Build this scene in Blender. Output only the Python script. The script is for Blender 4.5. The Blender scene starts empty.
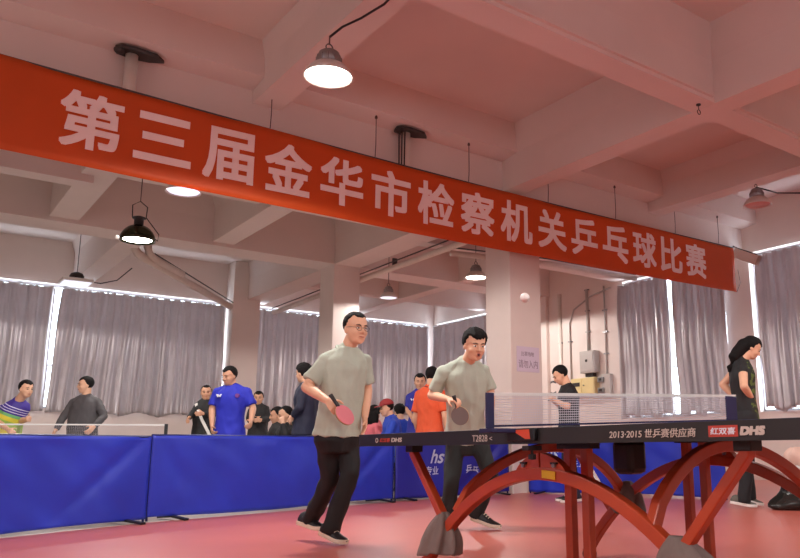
import bpy, bmesh, math, random
from mathutils import Vector, Matrix, noise
random.seed(7)
scene = bpy.context.scene
COL = scene.collection
PI = math.pi

# ------------------------------------------------------------------ camera
H_CAM = 0.67
AZ = math.radians(51.85)          # room axis u seen from the viewing direction
cam = bpy.data.cameras.new('camera')
camo = bpy.data.objects.new('camera', cam)
COL.objects.link(camo)
scene.camera = camo
pit, rol = math.radians(11.48), math.radians(-0.49)
RIGHT = Vector((math.sin(AZ), -math.cos(AZ), 0))
FWD = Vector((math.cos(AZ), math.sin(AZ), 0))
UP = Vector((0, 0, 1))
cf = FWD * math.cos(pit) + UP * math.sin(pit)
cu = UP * math.cos(pit) - FWD * math.sin(pit)
cr = RIGHT
r2 = cr * math.cos(rol) + cu * math.sin(rol)
u2 = cu * math.cos(rol) - cr * math.sin(rol)
mw = Matrix((r2, u2, -cf)).transposed().to_4x4()
mw.translation = (0, 0, H_CAM)
camo.matrix_world = mw
cam.sensor_width = 36
cam.lens = 766.8 / 800 * 36
cam.shift_x = -84 / 800
cam.shift_y = 14 / 800
cam.clip_start = 0.05
cam.clip_end = 200

# ------------------------------------------------------------------ daylight and exposure
w = bpy.data.worlds.new('sky')
scene.world = w
w.use_nodes = True
bg = w.node_tree.nodes['Background']
bg.inputs[0].default_value = (0.86, 0.93, 1.0, 1)
bg.inputs[1].default_value = 7.0
scene.view_settings.view_transform = 'Standard'
scene.view_settings.look = 'None'
scene.view_settings.gamma = 1
scene.view_settings.exposure = 0.15
LAMP_W = 135.0
LAMP_COL = (1.0, 0.97, 0.93)

# ------------------------------------------------------------------ materials
def lin(c):
    c = c / 255.0
    return c / 12.92 if c <= 0.04045 else ((c + 0.055) / 1.055) ** 2.4
def L3(c): return tuple(lin(x) for x in c) + (1,)
MATS = {}
def mat(name, col, rough=0.6, var=0.06, scale=6.0, bump=0.0, bscale=60.0, metal=0.0, trans=0.0, spec=0.5, coat=0.0):
    if name in MATS: return MATS[name]
    m = bpy.data.materials.new(name)
    m.use_nodes = True
    nt = m.node_tree
    b = nt.nodes['Principled BSDF']
    tc = nt.nodes.new('ShaderNodeTexCoord')
    n = nt.nodes.new('ShaderNodeTexNoise')
    n.inputs['Scale'].default_value = scale
    n.inputs['Detail'].default_value = 5
    nt.links.new(tc.outputs['Object'], n.inputs['Vector'])
    ramp = nt.nodes.new('ShaderNodeValToRGB')
    c = L3(col)
    ramp.color_ramp.elements[0].position = 0.3
    ramp.color_ramp.elements[1].position = 0.7
    ramp.color_ramp.elements[0].color = tuple(x * (1 - var) for x in c[:3]) + (1,)
    ramp.color_ramp.elements[1].color = tuple(min(1, x * (1 + var)) for x in c[:3]) + (1,)
    nt.links.new(n.outputs['Fac'], ramp.inputs['Fac'])
    nt.links.new(ramp.outputs['Color'], b.inputs['Base Color'])
    b.inputs['Roughness'].default_value = rough
    b.inputs['Metallic'].default_value = metal
    b.inputs['Specular IOR Level'].default_value = spec
    b.inputs['Coat Weight'].default_value = coat
    if bump:
        n2 = nt.nodes.new('ShaderNodeTexNoise')
        n2.inputs['Scale'].default_value = bscale
        n2.inputs['Detail'].default_value = 3
        nt.links.new(tc.outputs['Object'], n2.inputs['Vector'])
        bp = nt.nodes.new('ShaderNodeBump')
        bp.inputs['Strength'].default_value = bump
        bp.inputs['Distance'].default_value = 0.01
        nt.links.new(n2.outputs['Fac'], bp.inputs['Height'])
        nt.links.new(bp.outputs['Normal'], b.inputs['Normal'])
    if trans:
        out = nt.nodes['Material Output']
        t = nt.nodes.new('ShaderNodeBsdfTranslucent')
        nt.links.new(ramp.outputs['Color'], t.inputs['Color'])
        mx = nt.nodes.new('ShaderNodeMixShader')
        mx.inputs[0].default_value = trans
        nt.links.new(b.outputs[0], mx.inputs[1])
        nt.links.new(t.outputs[0], mx.inputs[2])
        nt.links.new(mx.outputs[0], out.inputs['Surface'])
    MATS[name] = m
    return m
def emit(name, col, strength):
    if name in MATS: return MATS[name]
    m = bpy.data.materials.new(name)
    m.use_nodes = True
    b = m.node_tree.nodes['Principled BSDF']
    b.inputs['Base Color'].default_value = L3(col)
    b.inputs['Emission Color'].default_value = L3(col)
    b.inputs['Emission Strength'].default_value = strength
    MATS[name] = m
    return m
def glass(name):
    m = bpy.data.materials.new(name)
    m.use_nodes = True
    nt = m.node_tree
    out = nt.nodes['Material Output']
    t = nt.nodes.new('ShaderNodeBsdfTransparent')
    t.inputs[0].default_value = (0.93, 0.97, 1, 1)
    g = nt.nodes.new('ShaderNodeBsdfGlossy')
    g.inputs['Roughness'].default_value = 0.03
    mx = nt.nodes.new('ShaderNodeMixShader')
    mx.inputs[0].default_value = 0.05
    nt.links.new(t.outputs[0], mx.inputs[1]); nt.links.new(g.outputs[0], mx.inputs[2])
    nt.links.new(mx.outputs[0], out.inputs['Surface'])
    return m
m_plaster = mat('painted plaster', (226, 210, 202), 0.75, 0.04, 1.3, 0.08, 40)
m_ceil = mat('ceiling paint', (222, 205, 198), 0.8, 0.05, 0.7, 0.08, 30)
m_mat = mat('red sports flooring', (188, 99, 86), 0.36, 0.05, 1.2, 0.03, 200, spec=0.4)
m_conc = mat('pale floor tile', (206, 196, 188), 0.4, 0.05, 0.8)
m_curt = mat('silver curtain cloth', (206, 196, 196), 0.30, 0.05, 3, 0.05, 25, metal=0.45, trans=0.24)
m_rail = mat('white rail', (220, 215, 215), 0.4)
m_orange = mat('orange banner cloth', (224, 92, 30), 0.55, 0.06, 1.0, 0.05, 14, trans=0.30)
m_char = mat('pale banner print', (252, 230, 226), 0.6, 0.02)
m_pipe = mat('white plastic pipe', (226, 214, 204), 0.4, 0.04)
m_dark = mat('dark metal', (52, 46, 44), 0.5, 0.1)
m_black = mat('black plastic', (24, 23, 26), 0.45, 0.1)
m_grey = mat('grey metal', (150, 148, 148), 0.35, 0.05, metal=0.6)
m_white = mat('white enamel', (235, 232, 226), 0.35, 0.02)
m_wire = mat('wire', (90, 74, 70), 0.6)
m_blue = mat('blue barrier cloth', (34, 54, 184), 0.42, 0.1, 2.0, 0.12, 9, trans=0.05)
m_navyb = mat('navy barrier cloth', (34, 38, 150), 0.42, 0.1, 2.0, 0.12, 9)
m_print = mat('white print', (232, 236, 248), 0.5, 0.02)
m_glass = glass('window glass')
m_frame = mat('window frame paint', (214, 214, 220), 0.4)

# ------------------------------------------------------------------ object helpers
def obj(name, bm, m, parent=None, smooth=False, loc=None, rz=0.0, bevel=0.0):
    me = bpy.data.meshes.new(name)
    bmesh.ops.recalc_face_normals(bm, faces=bm.faces)
    bm.to_mesh(me); bm.free()
    for x in (m if isinstance(m, (list, tuple)) else [m]): me.materials.append(x)
    if smooth:
        for p in me.polygons: p.use_smooth = True
    o = bpy.data.objects.new(name, me)
    COL.objects.link(o)
    if parent: o.parent = parent
    if loc: o.location = loc
    if rz: o.rotation_euler.z = rz
    if bevel:
        md = o.modifiers.new('bevel', 'BEVEL'); md.width = bevel; md.segments = 2; md.limit_method = 'ANGLE'
    return o
def thing(name, label, cat, loc=(0, 0, 0), rz=0.0, group=None):
    o = bpy.data.objects.new(name, None)
    o.empty_display_size = 0.1
    COL.objects.link(o)
    o.location = loc; o.rotation_euler.z = rz
    return tag(o, label, cat, group)
def tag(o, label, cat, group=None):
    o['label'] = label; o['category'] = cat
    if group: o['group'] = group
    return o
def struct(name, bm, m, parent=None, **k):
    o = obj(name, bm, m, parent, **k)
    o['kind'] = 'structure'
    return o
def dup(root, loc, rz=None, label=None):
    r = root.copy(); COL.objects.link(r); r.location = loc
    if rz is not None: r.rotation_euler.z = rz
    if label: r['label'] = label
    for ch in list(root.children):
        c = ch.copy(); COL.objects.link(c); c.parent = r
        for g in ch.children:
            d = g.copy(); COL.objects.link(d); d.parent = c
    return r
def BM(): return bmesh.new()
def box(bm, x0, x1, y0, y1, z0, z1):
    v = [bm.verts.new(p) for p in ((x0,y0,z0),(x1,y0,z0),(x1,y1,z0),(x0,y1,z0),(x0,y0,z1),(x1,y0,z1),(x1,y1,z1),(x0,y1,z1))]
    for f in ((0,3,2,1),(4,5,6,7),(0,1,5,4),(1,2,6,5),(2,3,7,6),(3,0,4,7)): bm.faces.new([v[i] for i in f])
    return bm
def prism(bm, pts, axis, a0, a1):
    """polygon extruded along an axis; pts are the two other coordinates in order"""
    def mk(p, a):
        return (a, p[0], p[1]) if axis == 'x' else (p[0], a, p[1]) if axis == 'y' else (p[0], p[1], a)
    A = [bm.verts.new(mk(p, a0)) for p in pts]; B = [bm.verts.new(mk(p, a1)) for p in pts]
    bm.faces.new(A); bm.faces.new(B[::-1])
    n = len(pts)
    for i in range(n): bm.faces.new((A[i], A[(i+1) % n], B[(i+1) % n], B[i]))
    return bm
def rings(bm, rs, cap0=True, cap1=True, closed=False):
    """skin a list of vertex-position rings"""
    V = [[bm.verts.new(p) for p in r] for r in rs]
    n = len(V[0])
    rng = range(len(V)) if closed else range(len(V) - 1)
    for i in rng:
        A, B = V[i], V[(i+1) % len(V)]
        for j in range(n): bm.faces.new((A[j], A[(j+1) % n], B[(j+1) % n], B[j]))
    if not closed:
        if cap0: bm.faces.new(V[0][::-1])
        if cap1: bm.faces.new(V[-1])
    return bm
def frame(d, ref=None):
    d = d.normalized()
    ref = ref or (Vector((0,0,1)) if abs(d.z) < 0.9 else Vector((1,0,0)))
    s = d.cross(ref)
    if s.length < 1e-5: s = d.cross(Vector((0,1,0)))
    s.normalize()
    return s, s.cross(d)
def tube(bm, pts, r, n=10, ref=None, profile=None, closed=False):
    """swept tube; r is a number or a list; profile gives a (w,h) rectangle instead of a circle"""
    P = [Vector(p) for p in pts]
    out = []
    for i, p in enumerate(P):
        a = P[i-1] if (i or closed) else P[0]; b = P[(i+1) % len(P)] if (i < len(P)-1 or closed) else P[-1]
        s, t = frame(b - a, ref)
        rr = r[i] if isinstance(r, (list, tuple)) else r
        if profile:
            hw, hh = profile[0]/2, profile[1]/2
            out.append([p + s*x + t*y for x, y in ((-hw,-hh),(hw,-hh),(hw,hh),(-hw,hh))])
        else:
            out.append([p + s*(rr*math.cos(2*PI*k/n)) + t*(rr*math.sin(2*PI*k/n)) for k in range(n)])
    return rings(bm, out, closed=closed)
def lathe(bm, prof, c=(0,0,0), n=28, closed=False):
    """profile of (radius, z) turned about z"""
    c = Vector(c)
    rs = [[c + Vector((max(r,1e-4)*math.cos(2*PI*k/n), max(r,1e-4)*math.sin(2*PI*k/n), z)) for k in range(n)] for r, z in prof]
    return rings(bm, rs, closed=closed)
def ell(bm, c, rad, R=None, nu=16, nv=10):
    c = Vector(c); R = R or Matrix.Identity(3)
    rs = []
    for i in range(nv + 1):
        th = PI * (0.02 + 0.96 * i / nv)
        rs.append([c + R @ Vector((rad[0]*math.sin(th)*math.cos(2*PI*k/nu), rad[1]*math.sin(th)*math.sin(2*PI*k/nu), -rad[2]*math.cos(th))) for k in range(nu)])
    return rings(bm, rs)
def cap(bm, p0, p1, r0, r1, n=12, flat0=False, flat1=False, sq=1.0, ref=None):
    """tapered limb with round ends; sq squeezes it along one side axis"""
    p0, p1 = Vector(p0), Vector(p1)
    d = (p1 - p0)
    if d.length < 1e-6: d = Vector((0,0,1e-4))
    s, t = frame(d, ref); d = d.normalized()
    rs = []
    def ring(c, r): rs.append([c + s*(r*math.cos(2*PI*k/n)) + t*(r*sq*math.sin(2*PI*k/n)) for k in range(n)])
    if not flat0:
        for a in (0.15, 0.45, 0.75): ring(p0 - d*(r0*math.cos(a*PI/2)), r0*math.sin(a*PI/2))
    ring(p0, r0); ring(p1, r1)
    if not flat1:
        for a in (0.75, 0.45, 0.15): ring(p1 + d*(r1*math.cos(a*PI/2)), r1*math.sin(a*PI/2))
    return rings(bm, rs)
def bez(p0, p1, p2, n=10):
    p0, p1, p2 = Vector(p0), Vector(p1), Vector(p2)
    return [p0*(1-t)**2 + p1*2*t*(1-t) + p2*t*t for t in [i/n for i in range(n+1)]]
DG = bpy.context.evaluated_depsgraph_get
def text_bm(s, size, bold=0.0, depth=0.002, shear=0.0, sx=1.0, shifts=0):
    """lettering as a mesh centred on its own middle, in the xy plane"""
    cu_ = bpy.data.curves.new('txt', 'FONT')
    cu_.body = s; cu_.size = size; cu_.offset = bold; cu_.extrude = depth; cu_.shear = shear
    cu_.resolution_u = 4
    o = bpy.data.objects.new('txt', cu_); COL.objects.link(o)
    dg = DG(); dg.update()
    me = bpy.data.meshes.new_from_object(o.evaluated_get(dg))
    bm = BM(); bm.from_mesh(me)
    bpy.data.objects.remove(o); bpy.data.curves.remove(cu_); bpy.data.meshes.remove(me)
    if shifts:
        # a heavier face: the same outline laid over itself, slightly shifted
        base = bm.copy()
        for q, (dx, dy) in enumerate([(a, b) for a in (-1, 0, 1) for b in (-1, 0, 1) if (a, b) != (0, 0)]):
            tmp = base.copy()
            for v in tmp.verts: v.co += Vector((dx*shifts, dy*shifts, .0002*(q + 1)))
            m_ = bpy.data.meshes.new('tmp'); tmp.to_mesh(m_); tmp.free(); bm.from_mesh(m_); bpy.data.meshes.remove(m_)
        base.free()
    xs = [v.co.x for v in bm.verts]; ys = [v.co.y for v in bm.verts]
    if xs:
        c = Vector(((min(xs)+max(xs))/2, (min(ys)+max(ys))/2, 0))
        for v in bm.verts:
            v.co -= c; v.co.x *= sx
    return bm
def put_text(name, s, size, m, parent, loc, rot, bold=0.0, depth=0.002, shear=0.0, width=None, height=None):
    bm = text_bm(s, size, 0, depth, shear, shifts=bold)
    if width or height:
        xs = [v.co.x for v in bm.verts]; ys = [v.co.y for v in bm.verts]
        fx = width/(max(xs)-min(xs)) if width else 1; fy = height/(max(ys)-min(ys)) if height else fx
        if not width: fx = fy
        for v in bm.verts: v.co.x *= fx; v.co.y *= fy
    o = obj(name, bm, m, parent)
    o.rotation_euler = rot; o.location = loc
    return o
FACE_V = (PI/2, 0, 0)            # lettering that faces -v
FACE_U = (PI/2, 0, -PI/2)        # lettering that faces -u
def hash01(i): return random.Random(i * 7919 + 13).random()

# ================================================================== SETTING
VA, UB = 20.8, 14.2               # far wall (v) and right wall (u)
ZS = 5.78                         # ceiling slab
struct('floor', box(BM(), -6, UB + .3, -5, VA + .3, -0.2, 0.0), m_conc)
bm = BM()
prism(bm, [(-5.9,-4.9),(UB-.02,-4.9),(UB-.02,VA-.05),(8.6,VA-.05),(8.4,9.75),(7.6,9.12),(5.4,8.86),(3.5,8.32),(2.18,8.0),(0.88,7.36),(-5.9,3.7)], 'z', 0.0, 0.006)
struct('floor_mat', bm, m_mat)
struct('ceiling', box(BM(), -6, UB + .3, -5, VA + .3, ZS, ZS + .2), m_ceil)
# far wall with two openings, right wall with three
WZ0, WZ1 = 1.66, 4.70
def wall_with_openings(name, axis, pos, a0, a1, ops):
    bm = BM()
    def b(p0, p1, z0, z1):
        if axis == 'v': box(bm, p0, p1, pos, pos + .3, z0, z1)
        else: box(bm, pos, pos + .3, p0, p1, z0, z1)
    x = a0
    for (s, e, z0, z1) in ops:
        b(x, s, 0, ZS); b(s, e, 0, z0); b(s, e, z1, ZS); x = e
    b(x, a1, 0, ZS)
    return struct(name, bm, m_plaster)
opsA = [(-4.5, 7.22, 1.70, WZ1), (8.04, 13.95, 1.85, WZ1)]
opsB = [(5.6, 8.98, 1.36, WZ1), (9.62, 12.52, 1.36, WZ1), (16.4, 20.6, 1.60, WZ1)]
fill_ops_front = [(1.5, 4.8, 1.70, 3.2)]  # unseen opening added behind the camera to let in fill daylight
fill_ops_left = [(1.5, 4.0, 1.70, 3.2)]  # same on the left wall: added for neutral daylight on the players
wall_with_openings('wall_front', 'v', -5.3, -6, UB + .3, fill_ops_front)
wall_with_openings('wall_left', 'u', -6.3, -5.3, VA + .3, fill_ops_left)
wall_with_openings('wall_back', 'v', VA, -6, UB + .3, opsA)
wall_with_openings('wall_right', 'u', UB, -5, VA, opsB)
k = 0
for axis, pos, ops in (('v', VA, opsA), ('u', UB, opsB), ('v', -5.3, fill_ops_front), ('u', -6.3, fill_ops_left)):
    for (s, e, z0, z1) in ops:
        k += 1
        bm = BM()
        def b(p0, p1, q0, q1, d0=.16, d1=.22):
            if axis == 'v': box(bm, p0, p1, pos + d0, pos + d1, q0, q1)
            else: box(bm, pos + d0, pos + d1, p0, p1, q0, q1)
        n = max(2, round((e - s) / 1.0))
        for i in range(n + 1):
            c = s + (e - s) * i / n
            b(max(s, c - .025), min(e, c + .025), z0, z1)
        for q in (z0, (z0*2+z1)/3, z1 - .05): b(s, e, q, q + .05)
        wf = struct('window_%d' % k, bm, m_frame)  # those in the front and left walls are added for fill daylight
        bm = BM(); b(s, e, z0, z1, .188, .194)
        p = struct('window_pane', bm, m_glass, wf)
        bm = BM()
        if axis == 'v': box(bm, s, e, pos - .02, pos + .16, z0 - .03, z0)
        else: box(bm, pos - .02, pos + .16, s, e, z0 - .03, z0)
        struct('window_sill', bm, m_plaster, wf)
# columns (square, 0.62 m) and pilasters on the walls
def column(x0, x1, y0, y1, z1=4.75):
    return struct('column', box(BM(), x0, x1, y0, y1, 0, z1), m_plaster, bevel=.012)
column(7.67, 8.32, 9.10, 9.72)
column(7.67, 8.32, 15.17, 15.85)
column(7.26, 8.02, 20.25, VA, ZS)
column(UB - .12, UB, 15.2, 15.9, ZS)
# main beams: a flat web with a flared haunch up to the slab
def beam_u(v0, v1, u0, u1, zb, zh=5.25, fl=.42):
    struct('ceiling_beam', prism(BM(), [(v0,zb),(v1,zb),(v1,zh),(v1+fl,ZS),(v0-fl,ZS),(v0,zh)], 'x', u0, u1), m_ceil)
def beam_v(u0, u1, v0, v1, zb, zh=5.25, fl=.42):
    struct('ceiling_beam', prism(BM(), [(u0,zb),(u1,zb),(u1,zh),(u1+fl,ZS),(u0-fl,ZS),(u0,zh)], 'y', v0, v1), m_ceil)
beam_u(5.06, 5.40, -6, UB, 4.75, 5.3, .05)
struct('ceiling_beam', prism(BM(), [(9.10,4.755),(9.72,4.755),(9.72,5.25),(10.1,5.29),(10.1,ZS),(8.72,ZS),(8.72,5.29),(9.10,5.25)], 'x', -6, UB), m_ceil)
beam_u(15.16, 15.88, -6, UB, 4.75, 5.3, .05)
beam_v(7.55, 7.90, -5, 9.2, 4.745, 5.3, .05)
beam_v(7.67, 8.32, 9.15, VA, 4.745, 5.3, .05)
beam_v(3.36, 3.74, -5, 9.3, 5.08, 5.5, .06)
beam_v(11.15, 11.5, -5, 9.3, 5.06, 5.5, .06)
beam_v(2.02, 2.50, 9.4, 15.3, 4.82, 5.5, .1)
beam_v(4.95, 5.38, 9.4, 15.3, 4.82, 5.5, .1)
beam_v(3.42, 3.86, 15.6, VA, 4.80, 5.5, .1)
beam_u(12.45, 12.78, -6, 2.2, 4.70, 5.4, .05)
beam_u(12.45, 12.78, 2.3, 7.8, 4.98, 5.4, .05)
beam_u(12.42, 12.74, 8.2, UB, 4.74, 5.4, .05)
beam_u(18.0, 18.3, 8.2, UB, 4.80, 5.4, .05)
beam_v(11.1, 11.45, 9.5, VA, 4.78, 5.4, .05)
# thin moulding line along the near beam
struct('trim_1', box(BM(), -6, 7.5, 5.02, 5.06, 4.80, 4.85), m_ceil)
struct('trim_2', box(BM(), 7.95, UB, 5.02, 5.06, 4.80, 4.85), m_ceil)
# painted skirting along the right wall
struct('baseboard_right', box(BM(), UB - .03, UB, -4.9, VA - .1, 0.006, .10), mat('skirting paint', (200, 176, 168), .5))

# ================================================================== CURTAINS
def curtain(axis, pos, a0, a1, z0, z1, seed, label, folds=9, gather=0.0, flip=1, hem=.08, lean=0.0):
    t = thing('curtain', label, 'curtain', (a0, pos, 0) if axis == 'v' else (pos, a0, 0), 0, 'silver grey window curtains')
    bm = BM()
    W = a1 - a0
    nx, nz = int(W * 34) + 24, 46
    rnd = random.Random(seed)
    ph = [rnd.random() * 6.28 for _ in range(8)]
    def fold(s, q):
        x = s * W
        g_ = math.sin(2*PI*x*folds/W*1.0 + ph[0] + .6*math.sin(2.1*x + ph[1]) + .5*q*math.sin(1.3*x + ph[6]))
        f = .075*math.copysign(abs(g_)**.75, g_)
        f += .048*math.sin(2*PI*x*folds/W*2.3 + ph[2] + .9*q)
        f += .022*math.sin(2*PI*x*folds/W*4.1 + ph[3] - 1.3*q)
        f *= .55 + .45*q
        f += .10 * q * q * noise.noise((x*.8 + seed*3.1, q*1.7, seed))
        return f + .03*noise.noise((x*2.5, q*3.0, seed + 9.0))
    V = []
    for j in range(nz + 1):
        q = j / nz
        row = []
        for i in range(nx + 1):
            s = i / nx
            bot = z0 + hem * (abs(math.sin(PI * (s * (2.2 + W*.55) + ph[4]))) - .6) + .05*noise.noise((s*9, seed, 0))
            top = z1 - .015 * abs(math.sin(PI * s * folds * 1.2 + ph[5]))
            z = top + (bot - top) * q
            x = s * W
            x += lean * q * (1 - s)
            if gather: x += gather * q * (s - .5) * W
            x += .03 * noise.noise((s*14, q*2, seed))
            y = fold(s, q) * flip
            row.append(bm.verts.new((x, y, z) if axis == 'v' else (y, x, z)))
        V.append(row)
    for j in range(nz):
        for i in range(nx): bm.faces.new((V[j][i], V[j][i+1], V[j+1][i+1], V[j+1][i]))
    c = obj('curtain_cloth', bm, m_curt, t, smooth=True)
    md = c.modifiers.new('thickness', 'SOLIDIFY'); md.thickness = .004
    bm = BM()
    e = .03
    if axis == 'v': tube(bm, [(-e, 0, z1 + .005), (W + e, 0, z1 + .005)], .012, 8)
    else: tube(bm, [(0, -e, z1 + .005), (0, W + e, z1 + .005)], .012, 8)
    obj('curtain_rail', bm, m_rail, t, smooth=True)
    return t
cv, cu_ = VA - .17, UB - .17
curtain('v', cv, -4.4, 3.06, 1.60, 4.585, 1, 'grey curtain at the far left, left of the thin bright window gap', 22)
curtain('v', cv, 3.20, 7.20, 1.58, 4.585, 2, 'wide silver curtain between the bright window gap and the pipe-side pillar', 13, 0, 1, .08, -.11)
curtain('v', cv, 8.08, 11.2, 1.74, 4.585, 3, 'grey curtain just right of the wall pillar, behind the left player', 10)
curtain('v', cv, 11.26, 13.92, 1.78, 4.585, 4, 'grey curtain on the far wall ending at the room corner', 9)
curtain('u', cu_, 16.5, 20.55, 1.60, 4.60, 5, 'grey curtain behind the right player, right of the room corner', 12)
curtain('u', cu_, 10.99, 12.50, 1.38, 4.58, 6, 'grey curtain left of the narrow light gap, under the banner end', 8, .0, 1, .10, -.06)
curtain('u', cu_, 9.50, 10.90, 1.38, 4.58, 7, 'grey curtain under the banner end, right of the narrow light gap', 7, -.02, 1, .10)
curtain('u', cu_, 5.6, 8.76, 1.40, 4.58, 8, 'grey curtain at the right edge behind the woman in black', 15, -.0, 1, .10)

# ================================================================== BANNER
BV = 8.85
def sway(u, z):
    return .012*math.sin(u*1.7 + z) + .02*noise.noise((u*.9, z*1.3, 4.2))
def ban_top(u): return 4.76 - .085*math.sin(PI*min(1, max(0, (u + .6)/14.1)))*1.0 - .085*(u/13.5)*.9
def ban_bot(u): return 3.735 - .075*math.sin(PI*min(1, max(0, (u + .6)/14.1))) + .02*(u/13.5)
bn = thing('banner', 'long orange hanging banner with pale printed characters across the hall', 'banner', (0, BV, 0))
bm = BM(); V = []
NU, NZ = 150, 12
for j in range(NZ + 1):
    row = []
    for i in range(NU + 1):
        u = -.62 + 14.12*i/NU
        z = ban_bot(u) + (ban_top(u) - ban_bot(u))*j/NZ
        row.append(bm.verts.new((u, sway(u, z), z)))
    V.append(row)
for j in range(NZ):
    for i in range(NU): bm.faces.new((V[j][i], V[j][i+1], V[j+1][i+1], V[j+1][i]))
cl = obj('banner_cloth', bm, m_orange, bn, smooth=True)
md = cl.modifiers.new('thickness', 'SOLIDIFY'); md.thickness = .002; md.offset = 1
bm = BM(); tube(bm, [(-.62 + 14.12*i/40, .008, ban_top(-.62 + 14.12*i/40)) for i in range(41)], .012, 8)
obj('top_cord', bm, m_wire, bn, smooth=True)
chars = '第三届金华市检察机关乒乓球比赛'
for i, ch in enumerate(chars):
    u = 1.49 + i * (12.20 - 1.49) / 14
    zc = (ban_top(u) + ban_bot(u)) / 2 + .02
    bm = text_bm(ch, .80, 0, .001, shifts=.019)
    ys = [v.co.y for v in bm.verts]; xs = [v.co.x for v in bm.verts]
    fy = .66 / (max(ys) - min(ys)) if ch != '三' else .58 / (max(ys) - min(ys))
    fx = .64 / (max(xs) - min(xs)) if ch != '届' else .62 / (max(xs) - min(xs))
    bmesh.ops.subdivide_edges(bm, edges=[e for e in bm.edges if e.calc_length() > .12], cuts=3)
    for v in bm.verts:
        x, y, d = v.co.x*fx, v.co.y*fy, v.co.z
        v.co = Vector((u + x, sway(u + x, zc + y) - .006 - d, zc + y))
    obj('printed_character', bm, m_char, bn)
for i, u in enumerate((3.52, 5.05, 6.68, 8.32, 9.95, 11.62, 13.0)):
    t = thing('hanging_wire', 'thin wire from ceiling to banner, %s along it from the left' % ('first','second','third','fourth','fifth','sixth','seventh')[i], 'wire', (u, BV, ban_top(u)), 0, 'banner wires')
    bm = BM(); tube(bm, [(0, .008, .016), (.004, 0, .2), (0, .0, 5.29 - ban_top(u))], .006, 6)
    obj('wire_strand', bm, m_wire, t)
    bm = BM(); lathe(bm, [(.02, 0), (.02, .02), (.008, .05)], (0, 0, 5.235 - ban_top(u)), 8)
    obj('ceiling_anchor', bm, m_wire, t)
bm = BM(); tube(bm, [(13.5, BV, ban_bot(13.5)), (13.8, BV + .1, ban_bot(13.5) + .25), (14.05, BV + .3, ban_bot(13.5) + .6)], .006, 6)
tag(obj('guy_string', bm, m_wire), 'thin string pulling the lower right banner corner to the wall', 'string')

# ================================================================== PIPES AND CEILING FITTINGS
def drain(u, v, label, wires):
    t = thing('drain_pipe', label, 'pipe', (u, v, 3.9), 0)
    bm = BM(); lathe(bm, [(.07, 0), (.07, 1.32)], n=20); obj('pipe_tube', bm, m_pipe, t, smooth=True)
    bm = BM()
    pts = [(-.20,-.07),(-.16,.07),(.02,.10),(.20,.07),(.36,-.02),(.24,-.14),(.0,-.16),(-.14,-.14)]
    prism(bm, pts, 'z', 1.30, 1.345); obj('flange_plate', bm, m_dark, t, bevel=.01)
    bm = BM(); ell(bm, (-.15, -.05, 1.30), (.06, .05, .045)); obj('flange_lug', bm, m_dark, t, smooth=True)
    for k in range(wires):
        bm = BM(); tube(bm, bez((-.16 + .05*k, -.08, 1.30), (-.17 + .045*k, -.1, .9), (-.13 + .04*k, -.05, .2)), .010, 6)
        obj('cable', bm, m_dark, t)
drain(1.86, 8.98, 'white drain pipe with dark flange above the left end of the banner', 0)
drain(5.62, 8.98, 'white drain pipe with dark flange and cables above the banner middle', 3)
m_pipe2 = mat('beige pipe', (214, 196, 184), .45, .04)
t = thing('wall_pipe', 'forked white pipe sloping down to the left wall pillar', 'pipe', (4.0, 16.6, 4.75))
bm = BM(); tube(bm, [(-.22, 0, .40), (-.22, 0, .12), (-.10, .05, -.02), (.05, .2, -.06), (3.15, 3.55, -.28)], .085, 12); obj('long_pipe', bm, m_pipe2, t, smooth=True)
bm = BM(); tube(bm, [(.10, .1, .48), (.10, .1, .16), (.16, .2, .04), (.34, .42, -.02), (1.2, 1.35, -.06)], .085, 12); obj('branch_pipe', bm, m_pipe2, t, smooth=True)
bm = BM(); tube(bm, [(.3, .3, .08), (3.2, 3.5, -.17)], .014, 6); obj('cable', bm, m_dark, t)
t = thing('beam_pipe', 'long white pipe with dark cable running under the beam between pillars', 'pipe', (8.45, 9.7, 4.5))
bm = BM(); tube(bm, [(.05, 0, .12), (.05, 2.0, .06), (.0, 6.0, .02), (-.05, 10.5, -.06)], .065, 12); obj('long_pipe', bm, m_pipe2, t, smooth=True)
bm = BM(); tube(bm, [(-.04, 0, .22), (-.06, 2.2, .16), (-.05, 6, .13), (-.1, 10.5, .06)], .014, 6); obj('cable', bm, m_dark, t)
for k, y in enumerate((1.2, 4.2, 7.6)):
    bm = BM(); box(bm, -.02, .08, y, y + .05, .0, .24); obj('pipe_bracket', bm, m_dark, t)
t = thing('cross_pipe', 'pale pipe branching right from the beam pipe behind the pillar', 'pipe', (8.6, 12.0, 4.48))
bm = BM(); tube(bm, [(0, 0, 0), (2.4, -.15, .10), (5.15, -.3, .1)], .06, 12); obj('long_pipe', bm, m_pipe2, t, smooth=True)
bm = BM(); tube(bm, [(0, -.05, .1), (2.4, -.2, .2), (5.15, -.3, .2)], .014, 6); obj('cable', bm, m_dark, t)
t = thing('corner_duct', 'pale sloping duct behind the right end of the banner', 'duct', (13.86, 9.9, 4.86))
bm = BM(); tube(bm, [(-.08, -.86, -.20), (-.04, -.95, -.25), (.02, -1.35, -.46)], 0, profile=(.16, .20)); obj('duct_body', bm, m_pipe2, t)
bm = BM(); tube(bm, [(-.10, -.86, -.06), (-.06, -.95, -.12), (-.01, -1.35, -.33)], .014, 6); obj('cable', bm, m_dark, t)
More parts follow.
